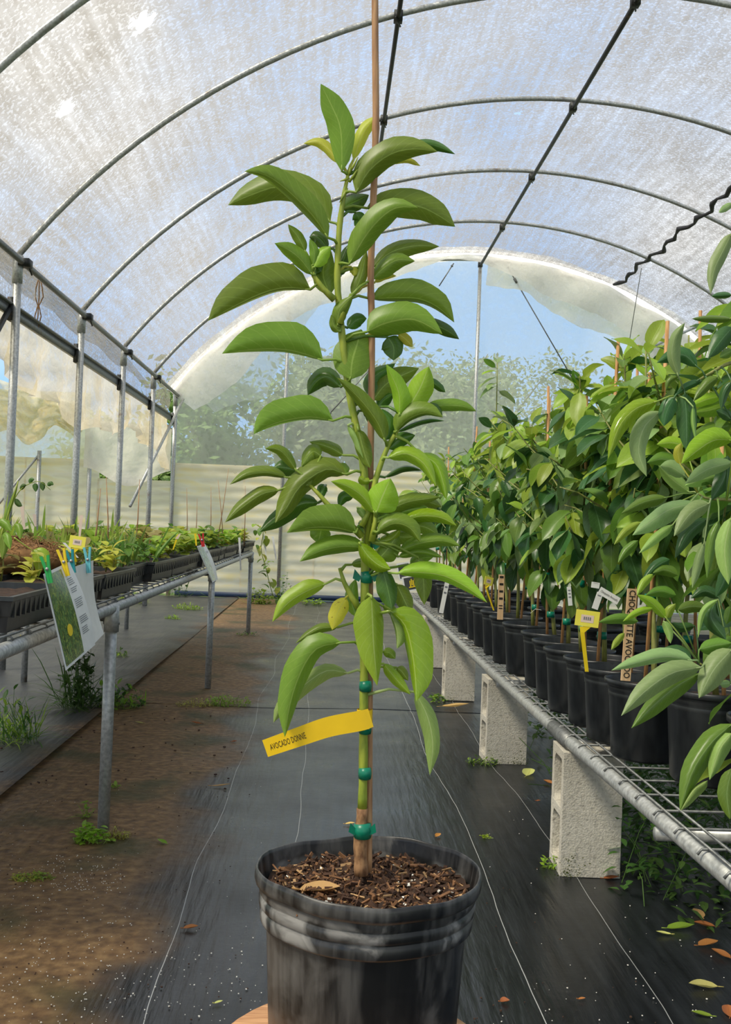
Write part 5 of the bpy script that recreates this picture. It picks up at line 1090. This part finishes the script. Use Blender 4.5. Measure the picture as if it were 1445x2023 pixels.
# vine hanging off the far end of the left bench
c = at(520, 1050, Y=10.3); t = thing('hanging_vine', 'yellow-green vine hanging off the far end of the left bench', 'vine', c)
mb = MB(); vp = [at(p[0], p[1], Y=10.3) for p in catmull([(505, 1035), (520, 1050), (516, 1085), (525, 1120), (532, 1150), (540, 1178)], 20)]; mb.tube(vp, .004, 5); mb.build('stem', M['stem'], t)
for i in range(34):
    p = random.choice(vp)+Vector((random.gauss(0, .05), random.gauss(0, .04), random.gauss(0, .02))); R_ = Matrix.Rotation(random.uniform(0, 6.28), 3, 'Z') @ Matrix.Rotation(random.uniform(-1.2, .2), 3, 'X'); inst('leaf', random.choice(KIND['leaf', random.choice(('seed', 'seedy', 'seedd'))]), t, p-c, R_, random.uniform(.05, .1))
FLV = ((463, 1466, .030, .009, .4, 'dry', 'small rust-brown leaf on the cloth left of the yellow tag'), (437, 1554, .075, .008, .1, 'drytan', 'long olive-tan leaf across the left white thread'), (320, 1665, .045, .011, 2.4, 'weed', 'green fallen leaf between the bench leg and the main pot'), (377, 1835, .038, .012, .2, 'dry', 'orange-brown leaf left of the main pot'), (275, 1429, .045, .009, 3.0, 'dryyellow', 'yellow leaf on the soil under the left bench'), (388, 1430, .06, .012, 2.9, 'dry', 'brown leaf below the weed mat'), (432, 1982, .020, .005, .5, 'dryyellow', 'tiny pale leaf at the bottom edge left of the stool'),
       (1045, 1530, .10, .030, 1.2, 'dryyellow', 'large yellow-green leaf beside the second concrete block'), (1083, 1547, .05, .016, 2.2, 'dry', 'rusty leaf between the first two concrete blocks'), (1064, 1583, .02, .006, .3, 'dry', 'tiny brown leaf left of the nearest concrete block'), (900, 1398, .16, .03, .1, 'drytan', 'tan leaf litter at the foot of the third concrete block'), (692, 1629, .035, .01, .2, 'drytan', 'pale leaf on the cloth right behind the trunk'), (866, 1652, .035, .011, 1.1, 'dry', 'brown leaf just behind the pot rim on the right'),
       (1380, 1808, .055, .016, 1.7, 'drytan', 'upright curled tan leaf under the right bench'), (1345, 1836, .075, .020, .1, 'weed', 'green leaf lying under the right bench'), (1392, 1830, .055, .015, 2.9, 'dry', 'brown leaf touching the green one under the bench'), (1312, 1846, .040, .008, 3.0, 'dryyellow', 'pale sliver leaf left of the green leaf under the bench'), (1400, 1868, .06, .018, .3, 'dry', 'dark rust leaf at the right edge'), (1425, 1888, .055, .015, 2.2, 'dry', 'curled rust leaf at the right edge below the dark one'), (1390, 1952, .07, .020, 3.2, 'dryyellow', 'large pale leaf with a brown stalk at the lower right'), (1387, 2007, .045, .010, 2.9, 'weed', 'slim green leaf at the lower right corner'), (1441, 2002, .05, .018, 1.3, 'dry', 'orange leaf cut by the right edge'), (1208, 1737, .05, .012, .1, 'dry', 'brown leaf at the foot of the nearest block'), (1150, 1975, .018, .005, .2, 'dry', 'tiny tan leaf in the lower right aisle'), (998, 1980, .022, .012, .2, 'dry', 'dark brown crumb of bark right of the stool'))
for px, py, l, w, a, tone, lab in FLV: flat_leaf(at(px, py, Z=.002), l*1.05, w, a, tone, lab, .12, .5, group='fallen leaves on the floor')
mb = MB()
def speck(px0, px1, py0, py1, n, s0, s1):
    for i in range(n):
        p = at(random.uniform(px0, px1), random.uniform(py0, py1), Z=.002); s = random.uniform(s0, s1); mb.box(p+Vector((0, 0, s*.3)), (s, s*random.uniform(.6, 1.4), s*.6), Matrix.Rotation(random.uniform(0, 3), 3, 'Z'))
speck(0, 260, 1690, 2023, 300, .0008, .0028); speck(100, 240, 1690, 1760, 120, .0009, .0026); speck(0, 520, 1500, 2023, 160, .0008, .0022); speck(950, 1445, 1550, 2023, 90, .001, .003); speck(260, 520, 1850, 2023, 70, .001, .003)
tag(mb.build('perlite_scatter', M['perlite'], None, False), 'white perlite crumbs scattered over the soil and cloth', 'perlite', None, 'stuff')
mb = MB(); speck(0, 520, 1500, 2023, 160, .0014, .0042); speck(930, 1300, 1650, 2023, 40, .002, .005); speck(0, 480, 1380, 1560, 60, .004, .009)
tag(mb.build('bark_scatter', M['chip2'], None, False), 'dark bark crumbs scattered over the cloth', 'bark crumbs', None, 'stuff')
